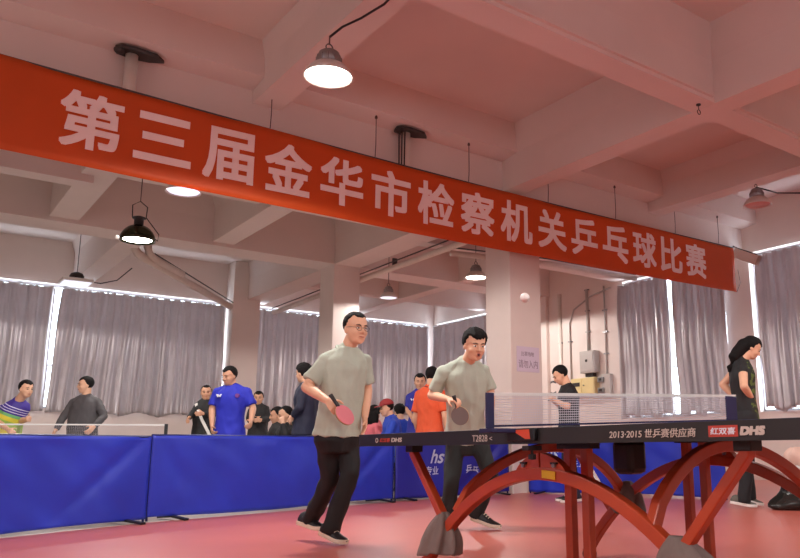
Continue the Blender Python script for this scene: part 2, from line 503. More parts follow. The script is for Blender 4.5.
# hook on the beam crossing
t = thing('ceiling_hook', 'small dark iron hook under the near beam crossing', 'hook', (7.42, 5.2, 4.745))
bm = BM(); lathe(bm, [(.03, -.012), (.03, 0)], n=10); obj('hook_plate', bm, m_dark, t)
bm = BM(); tube(bm, [(0, 0, 0), (0, 0, -.07)] + [(.03*math.sin(a), 0, -.10 - .03*(1 - math.cos(a)) + .03) for a in [i*.6 for i in range(1, 10)]], .006, 6); obj('hook_ring', bm, m_dark, t)

# ================================================================== LAMPS
m_glow = emit('lit lamp lens', (255, 250, 236), 14.0)
m_glow2 = emit('dim lamp lens', (226, 230, 250), 1.1)
m_refl = mat('lamp reflector enamel', (214, 206, 200), .3, .03)
m_refl2 = mat('lamp reflector pinkish', (214, 150, 142), .3, .03)
def light(parent, watts, z, size, spread=170, col=LAMP_COL):
    l = bpy.data.lights.new('lamp_light', 'SPOT'); l.spot_size = math.radians(172); l.spot_blend = .12; l.shadow_soft_size = size*.42; l.energy = watts*2.3; l.color = col
    o = bpy.data.objects.new('lamp_light', l); COL.objects.link(o); o.parent = parent; o.location = (0, 0, z)
    return o
def highbay(loc, label, r=.205, watts=LAMP_W, lens=None, top=None, cable=None, spread=170, group=None):
    """bell lamp, rim at z=0"""
    t = thing('high_bay_lamp', label, 'lamp', loc, 0, group)
    bm = BM(); lathe(bm, [(r, 0), (r + .008, .004), (r*.93, .05), (r*.70, .11), (r*.48, .135), (r*.46, .135), (r*.66, .10), (r*.9, .045), (r - .008, .004)], n=36, closed=True)
    obj('reflector', bm, m_refl, t, smooth=True)
    bm = BM(); lathe(bm, [(r*.5, .125), (r*.5, .21), (r*.42, .235), (r*.42, .25), (r*.3, .27), (.02, .275)], n=24)
    for k in range(12):
        a = k*PI/6; c, s = math.cos(a)*r*.5, math.sin(a)*r*.5
        tube(bm, [(c, s, .13), (c, s, .205)], .008, 6)
    obj('housing', bm, m_grey, t, smooth=True)
    bm = BM(); lathe(bm, [(.001, .012), (r*.88, .012), (r*.9, .03), (.001, .04)], n=32)
    obj('lens', bm, lens or m_glow, t, smooth=True)
    bm = BM(); tube(bm, [(.035*math.sin(a), 0, .31 - .035*math.cos(a)) for a in [i*PI/8 for i in range(16)]], .006, 6, closed=True); obj('hook', bm, m_dark, t)
    if top is not None:
        bm = BM(); tube(bm, [(0, 0, .34), (0, 0, top)], .007, 6); obj('hanging_rod', bm, m_wire, t)
    if cable:
        bm = BM(); tube(bm, cable, .012, 8); obj('cable', bm, m_black, t, smooth=True)
    if watts: light(t, watts, -.01, r*1.7, spread)
    return t
highbay((3.00, 6.18, 4.13), 'bright lit bell lamp hanging in front of the banner', .23, LAMP_W*1.9, None, .42,
        [(0, 0, .42), (.12, -.02, .56), (.30, -.06, .70), (.42, -.3, .78), (.46, -.5, .86), (.62, -.8, .88), (.9, -1.3, .92), (1.5, -2.0, 1.0), (4.5, -4.5, 1.5)])
highbay((2.64, 9.30, 3.775), 'round lamp disc showing just below the lower edge of the banner', .205, LAMP_W*.7, m_glow2, ZS - 3.775)
highbay((10.3, 6.28, 4.30), 'unlit bell lamp near the ceiling at the right above the curtain', .205, 0, m_refl2, None,
        [(0, 0, .30), (.25, -.20, .20), (.55, -.42, .20), (.9, -.60, .32), (1.4, -.68, .52), (2.4, -.6, .9)])
highbay((8.75, 14.62, 4.0), 'small dim disc lamp between the two standing players', .20, LAMP_W*.5, m_glow2, ZS - 4.0)
highbay((9.30, 12.10, 4.08), 'glaring lit lamp beside the near pillar, behind the right player', .22, LAMP_W*.75, None, ZS - 4.08)
# unseen lamps added to brighten the court from outside the view
for k, p in enumerate(((-.5, 2.2, 4.1), (4.4, -.6, 4.1), (7.0, 2.4, 4.1), (11.0, 1.2, 4.1), (0.2, -2.6, 4.1), (-3.2, 7.5, 4.1))):
    highbay(p, 'added bell lamp brightening the hall, beyond the edge of the view', .205, LAMP_W*1.0, None, ZS - p[2], None, 170, 'added lamps beyond the view')
highbay((12.22, 14.75, 4.3), 'added bell lamp hidden behind the near pillar to brighten the right wall', .205, LAMP_W, None, ZS - 4.3)  # unseen lamp added to light the wall beyond the pillar
# mirrored dome lamp
t = thing('dome_lamp', 'dark mirrored dome lamp hanging in front of the far left beam', 'lamp', (2.86, 12.30, 3.86))
R = .26
m_mirror = mat('dark mirror', (58, 62, 46), .12, .1, metal=.9)
prof = [(R, 0)] + [(R*math.cos(a), R*1.0*math.sin(a)) for a in [i*PI/2/10 for i in range(1, 10)]] + [(.06, R)]
bm = BM(); lathe(bm, prof + [(.05, R - .02)] + [(x*.94, z*.94) for x, z in prof[::-1]], n=36, closed=True); obj('dome_shell', bm, m_mirror, t, smooth=True)
bm = BM(); lathe(bm, [(.001, .02), (R*.80, .02), (R*.8, .05), (.001, .06)], n=32); obj('lens', bm, m_glow, t)
bm = BM(); lathe(bm, [(.07, R - .01), (.07, R + .09), (.10, R + .10), (.10, R + .115), (.03, R + .14)], n=20); obj('housing', bm, m_dark, t, smooth=True)
bm = BM(); tube(bm, [(-.1, 0, R + .11), (-.11, 0, R + .30), (0, 0, R + .38), (.11, 0, R + .30), (.10, 0, R + .11)], .009, 6); obj('bracket', bm, m_dark, t)
bm = BM(); tube(bm, [(0, 0, R + .38), (0, 0, ZS - 3.86)], .007, 6); obj('hanging_rod', bm, m_wire, t)
bm = BM(); tube(bm, [(.25, 0, .08), (.30, .02, .05), (.32, .04, .16), (.12, .05, R + .14)], .008, 6); obj('cable', bm, m_dark, t)
light(t, LAMP_W*.9, -.005, .4, 160)
# square flood lamp under the far left beam
t = thing('flood_lamp', 'square pale flood lamp under the sloping beam at far left', 'lamp', (2.92, 17.3, 4.08))
bm = BM(); box(bm, -.29, .29, -.25, .25, 0, .07); obj('lamp_body', bm, m_white, t, bevel=.015)
bm = BM(); box(bm, -.25, .25, -.21, .21, -.008, .002); obj('lens', bm, m_glow2, t)
bm = BM(); lathe(bm, [(.13, .07), (.14, .14), (.11, .20), (.04, .23)], n=18); obj('driver_can', bm, m_dark, t, smooth=True)
bm = BM(); tube(bm, [(0, 0, .2), (0, 0, ZS - 4.08)], .008, 6); obj('hanging_rod', bm, m_wire, t)
bm = BM(); tube(bm, [(.2, 0, .06), (.45, -.05, .04), (.75, -.1, .14), (1.0, -.2, .42)], .012, 6); obj('cable', bm, m_dark, t)
light(t, LAMP_W*.6, -.012, .45, 160)

# ================================================================== RIGHT WALL FITTINGS
m_cream = mat('cream enamel', (226, 206, 150), .4, .03)
m_boxg = mat('grey enamel', (186, 178, 172), .4, .03)
t = thing('electrical_box', 'cream electrical cabinet on the wall behind the phone user', 'box', (UB, 13.82, 1.98))
bm = BM(); box(bm, -.20, 0, -.41, .41, 0, .43); obj('cabinet_body', bm, m_cream, t, bevel=.01)
bm = BM(); box(bm, -.212, -.2, .03, .38, .03, .40); obj('cabinet_door', bm, m_cream, t, bevel=.004)
bm = BM(); box(bm, -.216, -.2, .08, .36, .22, .32); obj('label_plate', bm, m_dark, t)
bm = BM(); box(bm, -.212, -.2, -.39, .0, .03, .40); obj('cabinet_door', bm, m_cream, t, bevel=.004)
bm = BM(); lathe(bm, [(.016, 0), (.016, .02)], n=10)
for v in bm.verts: v.co = Vector((-.212 - v.co.z, -.06 + v.co.x, .24 + v.co.y))
obj('door_knob', bm, m_grey, t)
t = thing('meter_box', 'grey meter box on the wall above the cream cabinet', 'box', (UB, 13.62, 2.52))
bm = BM(); box(bm, -.22, 0, -.25, .25, 0, .56); obj('meter_body', bm, m_boxg, t, bevel=.01)
bm = BM(); box(bm, -.232, -.22, -.22, .22, .04, .52); obj('meter_door', bm, m_boxg, t, bevel=.006)
bm = BM(); box(bm, -.25, -.232, -.03, .03, .28, .34); obj('latch', bm, m_dark, t)
bm = BM(); box(bm, -.16, -.04, -.15, .12, -.09, 0); obj('cable_gland', bm, m_dark, t)
t = thing('switch_box', 'grey switch boxes stacked right of the cream cabinet', 'box', (UB, 13.12, 1.90))
bm = BM(); box(bm, -.12, 0, -.17, .12, 0, .56); obj('switch_body', bm, m_boxg, t, bevel=.01)
for z in (.10, .36):
    bm = BM(); box(bm, -.16, -.12, .02, .22, z, z + .13); obj('switch_cover', bm, m_grey, t, bevel=.01)
    bm = BM(); box(bm, -.175, -.16, .08, .16, z + .04, z + .1); obj('switch_lever', bm, m_dark, t)
for k, (pts, lab) in enumerate((
    ([(0, 14.75, .3), (0, 14.75, 4.74)], 'broad vertical white conduit on the wall left of the boxes'),
    ([(0, 14.38, .3), (0, 14.38, 3.9), (0, 14.2, 4.25), (0, 13.6, 4.5), (0, 12.9, 4.62)], 'thin wall conduit bending right near its top'),
    ([(0, 13.72, 3.08), (0, 13.72, 4.7)], 'conduit rising from the grey meter box to the beam'),
    ([(0, 13.12, 2.46), (0, 13.12, 4.7)], 'thin conduit rising from the grey switch boxes'))):
    t = thing('wall_conduit', lab, 'conduit', (UB - .03, pts[0][1], pts[0][2]), 0, 'conduits on the right wall')
    o0 = Vector(pts[0])
    bm = BM(); tube(bm, [Vector(p) - o0 for p in pts], (.055, .022, .04, .022)[k], 10); obj('conduit_tube', bm, m_boxg if k else m_pipe, t, smooth=True)
    for q in range(3):
        z = .5 + q * .55 if k > 1 else .9 + q*1.1
        bm = BM(); box(bm, -.02, .03, -.07, .07, z, z + .03); obj('pipe_clip', bm, m_grey, t)
o = put_text('wall_letter', 'C', .42, mat('wall lettering', (96, 92, 96), .6), None, (UB - .006, 15.15, 2.26), FACE_U, 0, .002, height=.36)
tag(o, 'dark letter C on the wall left of the phone user', 'letter')
# notice on the near pillar
t = thing('paper_notice', 'pale lilac paper notice taped to the near pillar', 'notice', (8.02, 9.097, 2.05))
bm = BM(); box(bm, -.235, .235, -.004, 0, -.20, .20); obj('paper_sheet', bm, mat('lilac paper', (214, 198, 214), .7, .02), t)
m_ink = mat('faint ink', (150, 132, 146), .7)
put_text('printed_line', '比赛场地', .1, m_ink, t, (-.01, -.006, .085), FACE_V, 0, .001, width=.26, height=.075)
put_text('printed_line', '请勿入内', .1, m_ink, t, (0, -.006, -.075), FACE_V, 0, .001, width=.40, height=.13)

# ================================================================== BARRIERS
m_frame2 = mat('barrier frame', (24, 32, 96), .4, .05, metal=.2)
def barrier(p0, p1, label, m, h=.80, text='', seed=0, z0=.03):
    p0, p1 = Vector((p0[0], p0[1], 0)), Vector((p1[0], p1[1], 0))
    d = p1 - p0; L = d.length; rz = math.atan2(d.y, d.x)
    t = thing('court_barrier', label, 'barrier', (p0.x, p0.y, .006), rz, 'blue court barriers')
    bm = BM(); V = []
    nx, nz = int(L*26), 24
    def disp(x, z):
        s, q = x/L, z/h
        f = .045*noise.noise((x*1.3 + seed*5, z*1.1, seed)) + .020*noise.noise((x*4 + z*3.5, z*2 - x, seed + 3))
        f += .040*math.exp(-((x - L + .05 + (h - z)*1.25)/.10)**2)*q + .035*math.exp(-((x - .08 - (h - z)*.55)/.07)**2)*q
        f += .012*math.sin(x*7 + seed)*(q**3)
        return f * min(1, 8*s, 8*(1 - s), 8*(1 - q) + .1)
    for j in range(nz + 1):
        row = []
        for i in range(nx + 1):
            x, z = L*i/nx, z0 + (h - z0)*j/nz
            zz = z + (.012*math.sin(x*2.1 + seed) if j == 0 else 0)
            row.append(bm.verts.new((x, disp(x, z) , zz)))
        V.append(row)
    for j in range(nz):
        for i in range(nx): bm.faces.new((V[j][i], V[j][i+1], V[j+1][i+1], V[j+1][i]))
    f = obj('barrier_cloth', bm, m, t, smooth=True)
    md = f.modifiers.new('thickness', 'SOLIDIFY'); md.thickness = .003
    bm = BM(); tube(bm, [(0, .012, h), (L, .012, h)], .014, 8); obj('top_rail', bm, m_frame2, t, smooth=True)
    for x in (.012, L - .012):
        bm = BM(); tube(bm, [(x, .02, .0), (x, .02, h)], .012, 8); obj('post', bm, m_frame2, t, smooth=True)
    for x in (.28 if L > 2.2 else .16, L - .22):
        bm = BM(); tube(bm, [(x, -.24, .012), (x, .0, .03), (x, .26, .012)], 0, profile=(.05, .018)); obj('foot', bm, m_black, t)
    if text:
        mp = m_print
        def pt(nm, s, x, z, hgt, sh=0, wd=None):
            bm = text_bm(s, .2, .004, .0005, sh)
            xs = [v.co.x for v in bm.verts]; ys = [v.co.y for v in bm.verts]
            k = hgt/(max(ys)-min(ys)); kx = wd/(max(xs)-min(xs)) if wd else k
            for v in bm.verts: v.co = Vector((x + v.co.x*kx, disp(x + v.co.x*kx, z) - .012, z + v.co.y*k))
            obj(nm, bm, mp, t)
        if text == 'A':
            pt('printed_logo', 'hs', L*.34, .565, .19, .35)
            pt('printed_word', '专业', L*.29, .375, .12)
            pt('printed_word', '乒乓', L*.645, .385, .12)
        else:
            pt('printed_logo', 'hs', L*.14, .60, .19, .35)
            pt('printed_word', '专业', L*.11, .42, .12)
            pt('printed_word', '乒乓', L*.29, .42, .12)
    return t
barrier((-1.35, 6.42), (2.16, 8.07), 'large blue cloth barrier at the far left edge', m_blue, .805, seed=1, z0=.02)
barrier((2.172, 8.082), (5.46, 8.92), 'blue cloth barrier behind the left player', m_blue, .82, seed=2)
barrier((5.50, 8.93), (7.56, 9.06), 'navy barrier with white print behind the right player', m_navyb, .83, 'A', seed=3)
barrier((7.92, 9.02), (8.62, 6.02), 'blue barrier under the table, right of the near pillar', m_blue, .80, 'B', seed=4)

# ================================================================== MATCH TABLE
TU, TV, TZ, TILT = 2.2, 2.6, .755, .03
m_red = mat('orange red painted steel', (186, 70, 36), .35, .05, coat=.2)
m_apron = mat('black table apron', (30, 28, 30), .4, .05)
m_top = mat('blue table top', (22, 40, 82), .45, .05)
m_navy = mat('navy net cloth', (28, 28, 74), .6, .05)
m_label = mat('yellow label', (232, 190, 40), .5)
m_redsign = mat('red sign', (186, 66, 52), .5)
m_silver = mat('silver print', (206, 198, 188), .5)
tb = thing('table_tennis_table', 'competition table with orange red arched legs and black printed edge', 'table', (TU, TV, 0))
def tz(a): return TZ + TILT*a
def tilted_box(a0, a1, b0, b1, d0, d1):
    """box with heights measured down from the sloping table surface"""
    bm = BM()
    v = [bm.verts.new((a, b, tz(a) - d)) for d in (d1, d0) for a, b in ((a0,b0),(a1,b0),(a1,b1),(a0,b1))]
    for f in ((0,3,2,1),(4,5,6,7),(0,1,5,4),(1,2,6,5),(2,3,7,6),(3,0,4,7)): bm.faces.new([v[i] for i in f])
    return bm
for b0, b1 in ((.002, 1.37), (-1.37, -.002)):
    top = obj('tabletop', tilted_box(0, 1.525, b0, b1, 0, .024), m_top, tb, bevel=.002)
    for (x0, x1, y0, y1) in ((0.0, .03, b0, b1), (1.495, 1.525, b0, b1), (.03, 1.495, b0, b0 + .03), (.03, 1.495, b1 - .03, b1)):
        obj('apron', tilted_box(x0, x1, y0, y1, .0245, .067), m_apron, tb, bevel=.002)
    obj('edge_band', tilted_box(-.003, .0, b0, b1, .001, .0665), m_apron, tb)
    for x in (.35, .76, 1.17): obj('cross_bearer', tilted_box(x, x + .04, b0 + .03, b1 - .03, .0245, .055), m_black, tb)
def side_text(name, s, b0, b1, dz, hgt, m, bold=.0, shear=0.0):
    return put_text(name, s, .05, m, tb, (-.0045, (b0 + b1)/2, TZ - dz), FACE_U, bold, .0006, shear, width=abs(b1 - b0), height=hgt)
side_text('printed_model', 'T2828', .293, .180, .038, .030, m_silver, .0)
side_text('printed_arrow', '<', .165, .145, .040, .016, m_silver)
side_text('printed_slogan', '2013·2015 世乒赛供应商', -.566, -.963, .036, .032, m_silver, .0006, .12)
obj('red_sign', tilted_box(-.0045, -.003, -1.125, -1.012, .016, .053), m_redsign, tb)
side_text('printed_brand', '红双喜', -1.02, -1.117, .0345, .023, m_print, .0012, .1)
side_text('printed_brand', 'DHS', -1.132, -1.225, .0355, .029, m_silver, .0035, .2)
side_text('printed_logo', 'O', 1.180, 1.150, .035, .026, m_silver, .0012)
side_text('printed_brand', '红双喜', 1.132, 1.025, .035, .023, m_redsign, .002, .1)
side_text('printed_brand', 'DHS', 1.012, .905, .035, .023, m_silver, .002, .1)
A0, A1 = .15, 1.38
def arch_path(a, zt, n=32):
    # big arch: steep near the floor, flat over the middle
    P = []
    for i in range(n + 1):
        s = -1 + 2*i/n
        b = -.02 + .96*s
        z = .03 + (zt - .03)*(1 - abs(s)**2.0)**.92 if abs(s) < 1 else .03
        P.append((a, b, z))
    return P
for a, zt in ((A0, .560), (A1, .60)):
    bm = BM(); tube(bm, arch_path(a, zt), 0, ref=Vector((1, 0, 0)), profile=(.055, .05)); obj('arch_leg', bm, m_red, tb, bevel=.006)
    for s in (1, -1):
        bm = BM(); tube(bm, [(a, s*.72 - .02, .28), (a, s*1.04 - .015, tz(a) - .11), (a, s*1.04 - .015, tz(a) - .06)], 0, ref=Vector((1, 0, 0)), profile=(.04, .045)); obj('brace_leg', bm, m_red, tb, bevel=.005)
        bm = BM(); box(bm, a - .035, a + .035, s*1.04 - .05, s*1.04 + .02, tz(a) - .105, tz(a) - .067); obj('brace_block', bm, m_black, tb, bevel=.004)
        bm = BM(); tube(bm, [(a - .035, s*.94 - .02, .028), (a + .035, s*.94 - .02, .028)], .028, 14); obj('wheel', bm, m_black, tb, smooth=False)
    for s in (1, -1):
        # half-round gusset plates at the crown of the arch
        bm = BM()
        pts = [(-.02 + s*.006, zt + .015)] + [(-.02 + s*(.006 + .165*math.sin(q)), zt - .0 + .09*math.cos(q) - .02*math.sin(q)) for q in [i*PI/2/8 for i in range(9)]]
        prism(bm, pts, 'x', a - .02, a + .02); obj('gusset_plate', bm, m_red, tb)
        bm = BM(); tube(bm, [(a - .034, -.02 + s*.10, zt + .036), (a - .018, -.02 + s*.10, zt + .036)], .010, 10); obj('bolt', bm, m_grey, tb)
        bm = BM(); box(bm, a - .034, a - .02, -.02 + s*.10 - .018, -.02 + s*.10 + .018, zt + .042, zt + .050); obj('bolt_guard', bm, m_black, tb)
bm = BM()
arch = [p for p in arch_path(A0 - .03, .560, 160) if -.135 < p[1] < -.04]
rs = [[Vector((A0 - .031, p[1], p[2] - .017)), Vector((A0 - .031, p[1], p[2] + .017)), Vector((A0 - .028, p[1], p[2] + .017)), Vector((A0 - .028, p[1], p[2] - .017))] for p in arch]
rings(bm, rs); obj('yellow_label', bm, m_label, tb)['label'] = 'yellow warning label'
for s in (1, -1):
    P = []
    for i in range(21):
        q = i/20; a = A0 + (A1 - A0)*q
        P.append((a, s*.62 + s*.06*math.sin(PI*q)*-1, .36 + (.315)*(math.sin(PI*q))**.62))
    bm = BM(); tube(bm, P, 0, ref=Vector((0, 1, 0)), profile=(.05, .045)); obj('cross_arch', bm, m_red, tb, bevel=.005)
for a in (.37, 1.24):
    for b in (.035, -.075):
        bm = BM(); tube(bm, [(a, b, .05), (a, b, tz(a) - .06)], 0, profile=(.045, .04)); obj('centre_post', bm, m_red, tb, bevel=.004)
        bm = BM(); tube(bm, [(a - .02, b, .031), (a + .02, b, .031)], .025, 14); obj('wheel', bm, m_black, tb)
    bm = BM(); box(bm, a - .03, a + .03, -.13, .09, tz(a) - .10, tz(a) - .067); obj('post_bracket', bm, m_black, tb)
bm = BM(); box(bm, .98, 1.12, .20, .34, tz(.8) - .25, tz(.8) - .067); obj('dark_box', bm, m_black, tb, bevel=.03)  # plain black box filling the dark area under the tabletop

# net across the middle
nt_ = thing('table_tennis_net', 'net with white top tape and navy ends across the competition table', 'net', (TU, TV, 0))
m_netw = mat('pale net cord', (216, 208, 214), .7)
aL, aR = -.1525, 1.6775
def nz_(a, q): return tz(a) + .014 + (.150 - .014)*q
bm = BM()
def strip(p, q, wd, vertical):
    p, q = Vector(p), Vector(q)
    n = Vector((0, 0, wd/2)) if not vertical else Vector((wd/2, 0, 0))
    y = Vector((0, .0006, 0))
    rings(bm, [[p - n - y, p + n - y, p + n + y, p - n + y], [q - n - y, q + n - y, q + n + y, q - n + y]])
for j in range(1, 12):
    q = j/12; strip((aL + .05, 0, nz_(aL, q)), (aR - .1, 0, nz_(aR, q)), .0034, False)
n = 130
for i in range(n + 1):
    a = aL + .05 + (aR - aL - .15)*i/n
    strip((a, 0, nz_(a, 0)), (a, 0, nz_(a, 1)), .0012, True)
obj('net_mesh', bm, m_netw, nt_)
bm = BM(); strip((aL + .02, 0, nz_(aL, 1.0)), (aR, 0, nz_(aR, 1.0)), .014, False); strip((aL + .02, .002, nz_(aL, 1.0)), (aR, .002, nz_(aR, 1.0)), .014, False); obj('top_tape', bm, m_white, nt_)
bm = BM(); strip((aL + .03, 0, nz_(aL, 0.0)), (aR, 0, nz_(aR, 0.0)), .009, False); obj('bottom_tape', bm, m_navy, nt_)
bm = BM(); box(bm, aL + .0, aL + .042, -.006, .006, tz(aL) + .004, tz(aL) + .156); obj('end_sleeve', bm, m_navy, nt_, bevel=.003)
bm = BM(); box(bm, aR - .105, aR - .004, -.004, .004, tz(aR) + .014, tz(aR) + .146); obj('end_sleeve', bm, m_navy, nt_, bevel=.002)
for a, s in ((aL + .012, 1), (aR - .006, -1)):
    bm = BM(); tube(bm, [(a, .008, tz(a) - .012), (a, .008, tz(a) + .156)], .007, 8); obj('net_post', bm, m_navy, nt_)
    x0, x1 = (a - .012, -.0055) if s > 0 else (1.5275, a + .012)
    bm = BM(); box(bm, x0, x1, -.045, .05, tz(a) - .014, tz(a) + .004); obj('clamp_arm', bm, m_navy, nt_, bevel=.003)
    e = -.012 if s > 0 else 1.534
    bm = BM(); box(bm, e - .012, e + .006, -.16, .02, tz(a) - .050, tz(a) + .004)
    obj('clamp_body', bm, m_black, nt_, bevel=.004)
    bm = BM(); box(bm, e - .02, e + .06*s, -.13, -.09, tz(a) - .09, tz(a) - .070); obj('clamp_jaw', bm, m_black, nt_, bevel=.003)
    bm = BM(); lathe(bm, [(.006, -.03), (.017, -.028), (.017, -.008), (.006, -.006), (.006, .03)], (e + .02*s, -.11, tz(a) - .098), 12); obj('clamp_screw', bm, m_black, nt_)
bm = BM()
prism(bm, [(-.020, TZ - .008), (-.130, TZ - .006), (-.136, TZ - .046), (-.105, TZ - .046)], 'x', -.0262, -.0242)
obj('red_badge', bm, mat('clamp badge', (214, 84, 58), .45), nt_)['label'] = 'orange red badge on the near clamp'

# grey cloths tied round the feet of the table
m_cloth = mat('grey wrapping cloth', (128, 112, 106), .8, .12, 8, .2, 40)
def foot_cloth(b, a, z0, z1, label, lean, seed, rad=.075):
    t = thing('wrapping_cloth', label, 'cloth', (TU + a, TV + b, z0), 0, 'cloths tied round the table feet')
    bm = BM(); rs = []
    N = 56
    for j in range(19):
        q = j/18
        z = (z1 - z0)*(1 - q)
        r0 = rad*(.22 + .62*(1 - (1 - q)**3.2))
        ring = []
        for k in range(N):
            a_ = 2*PI*k/N
            fold_ = (.10 + .38*q)*abs(math.sin(3.5*a_ + seed + .5*q)) + .17*q*math.sin(8*a_ + 2*seed) + .12*noise.noise((math.cos(a_)*1.3, math.sin(a_)*1.3 + seed, q*2))
            f = .86 + fold_
            hang = .055*q*q*noise.noise((math.cos(a_)*1.2 + seed, math.sin(a_)*1.2, 0)) - .035*q*abs(math.sin(1.5*a_ + seed))
            ring.append(Vector((r0*f*.62*math.cos(a_), r0*f*1.0*math.sin(a_) + lean*(1 - q)*(z1 - z0), z + hang)))
        rs.append(ring)
    rings(bm, rs); obj('folded_cloth', bm, m_cloth, t, smooth=True)
foot_cloth(.80, A0, .175, .355, 'grey cloth tied round the near left table foot', -.35, 1.0, .135)
foot_cloth(-.80, A0, .14, .352, 'grey cloth tied round the near right table foot', .30, 2.2, .17)
foot_cloth(.62, A1, .335, .475, 'dark grey cloth tied round the far left table foot', -.25, 3.1, .125)

# ================================================================== SECOND TABLE BEHIND THE BARRIER
t = thing('table_tennis_table', 'second table mostly hidden behind the left blue barrier', 'table', (1.95, 10.22, 0), math.radians(-14))
bm = BM(); box(bm, -.7625, .7625, -1.37, 1.37, .80, .825); obj('tabletop', bm, m_top, t, bevel=.003)
for (x0, x1, y0, y1) in ((-.74, -.71, -1.34, 1.34), (.71, .74, -1.34, 1.34), (-.71, .71, -1.34, -1.31), (-.71, .71, 1.31, 1.34)):
    bm = BM(); box(bm, x0, x1, y0, y1, .745, .80); obj('apron', bm, m_apron, t)
for x in (-.6, .6):
    for y in (-1.1, -.3, .3, 1.1):
        bm = BM(); box(bm, x - .025, x + .025, y - .025, y + .025, .006, .75); obj('leg', bm, m_black, t)
t = thing('table_tennis_net', 'net on the second table behind the left barrier', 'net', (1.95, 10.22, .825), math.radians(-14))
bm = BM()
for j in range(1, 9): strip((-.9, 0, .01 + .16*j/9), (.9, 0, .01 + .16*j/9), .0010, False)
for i in range(91): strip((-.9 + i*.02, 0, .01), (-.9 + i*.02, 0, .165), .0010, True)
obj('net_mesh', bm, m_netw, t)
bm = BM(); box(bm, -.91, .91, -.003, .003, .158, .174); obj('top_tape', bm, m_white, t)
for x in (-.915, .915):
    bm = BM(); box(bm, x - .02, x + .02, -.015, .015, -.03, .178); obj('net_post', bm, m_black, t)
    bm = BM(); box(bm, min(x, .74*x/abs(x)), max(x, .74*x/abs(x)), -.03, .03, -.012, .0); obj('clamp_arm', bm, m_black, t)
# balls in flight
m_ball = mat('white celluloid', (245, 244, 238), .35, .01)
o = obj('table_tennis_ball', ell(BM(), (0, 0, 0), (.02, .02, .02), nu=24, nv=16), m_ball, None, smooth=True, loc=(2.07, 2.36, 1.285))
tag(o, 'white ball in the air in front of the near pillar', 'ball')
o = obj('table_tennis_ball', ell(BM(), (0, 0, 0), (.024, .024, .024), nu=20, nv=14), m_ball, None, smooth=True, loc=(1.98, 9.48, 3.14))
tag(o, 'white ball in the air beside the mirrored dome lamp', 'ball')
# bag and bundle at the right edge
m_bag = mat('glossy black bag', (34, 34, 32), .25, .1, 5, .3, 12)
t = thing('black_bag', 'glossy black bag slumped on the red floor at right edge', 'bag', (7.86, 4.60, .006), math.radians(-38))
bm = BM(); rs = []
for j in range(13):
    q = j/12; z = .36*q
    rr = (.27*(1 - q*.62) + .03*math.sin(q*9)) * (1 if q > .04 else .85)
    rs.append([Vector((rr*1.15*math.cos(a_)*(1 + .12*noise.noise((math.cos(a_)*2, math.sin(a_)*2, q*3))), rr*.7*math.sin(a_)*(1 + .16*math.sin(4*a_ + q*6)), z + .02*math.sin(3*a_)*q)) for a_ in [k*2*PI/32 for k in range(32)]])
rings(bm, rs); obj('bag_body', bm, m_bag, t, smooth=True)
bm = BM(); tube(bm, bez((-.08, 0, .34), (-.24, .02, .58), (.10, 0, .35), 12), .014, 8); obj('bag_handle', bm, m_bag, t, smooth=True)
t = thing('folding_stool', 'low white stool at the right edge under a pale pink bundle', 'stool', (8.81, 5.13, .006), math.radians(-38))
bm = BM(); box(bm, -.2, .2, -.15, .15, .40, .43); obj('seat', bm, m_white, t, bevel=.008)
for x in (-.16, .16):
    for y in (-.11, .11):
        bm = BM(); tube(bm, [(x*1.15, y*1.15, 0), (x, y, .405)], .013, 8); obj('leg', bm, m_white, t)
bm = BM(); rs = []
for j in range(11):
    q = j/10; rr = .15*math.sin(PI*(.12 + .83*q))**.6
    rs.append([Vector((rr*1.1*math.cos(a_)*(1 + .2*noise.noise((math.cos(a_)*1.5, math.sin(a_)*1.5, q*2 + 7))), rr*.8*math.sin(a_), .20*q + .012*math.sin(5*a_))) for a_ in [k*2*PI/28 for k in range(28)]])
rings(bm, rs)
o = obj('cloth_bundle', bm, mat('pale pink cloth', (236, 200, 184), .8, .1, 6, .2, 30), None, smooth=True, loc=(8.81, 5.13, .45), rz=math.radians(-38))
tag(o, 'pale pink cloth bundle on the stool at right edge', 'bundle')
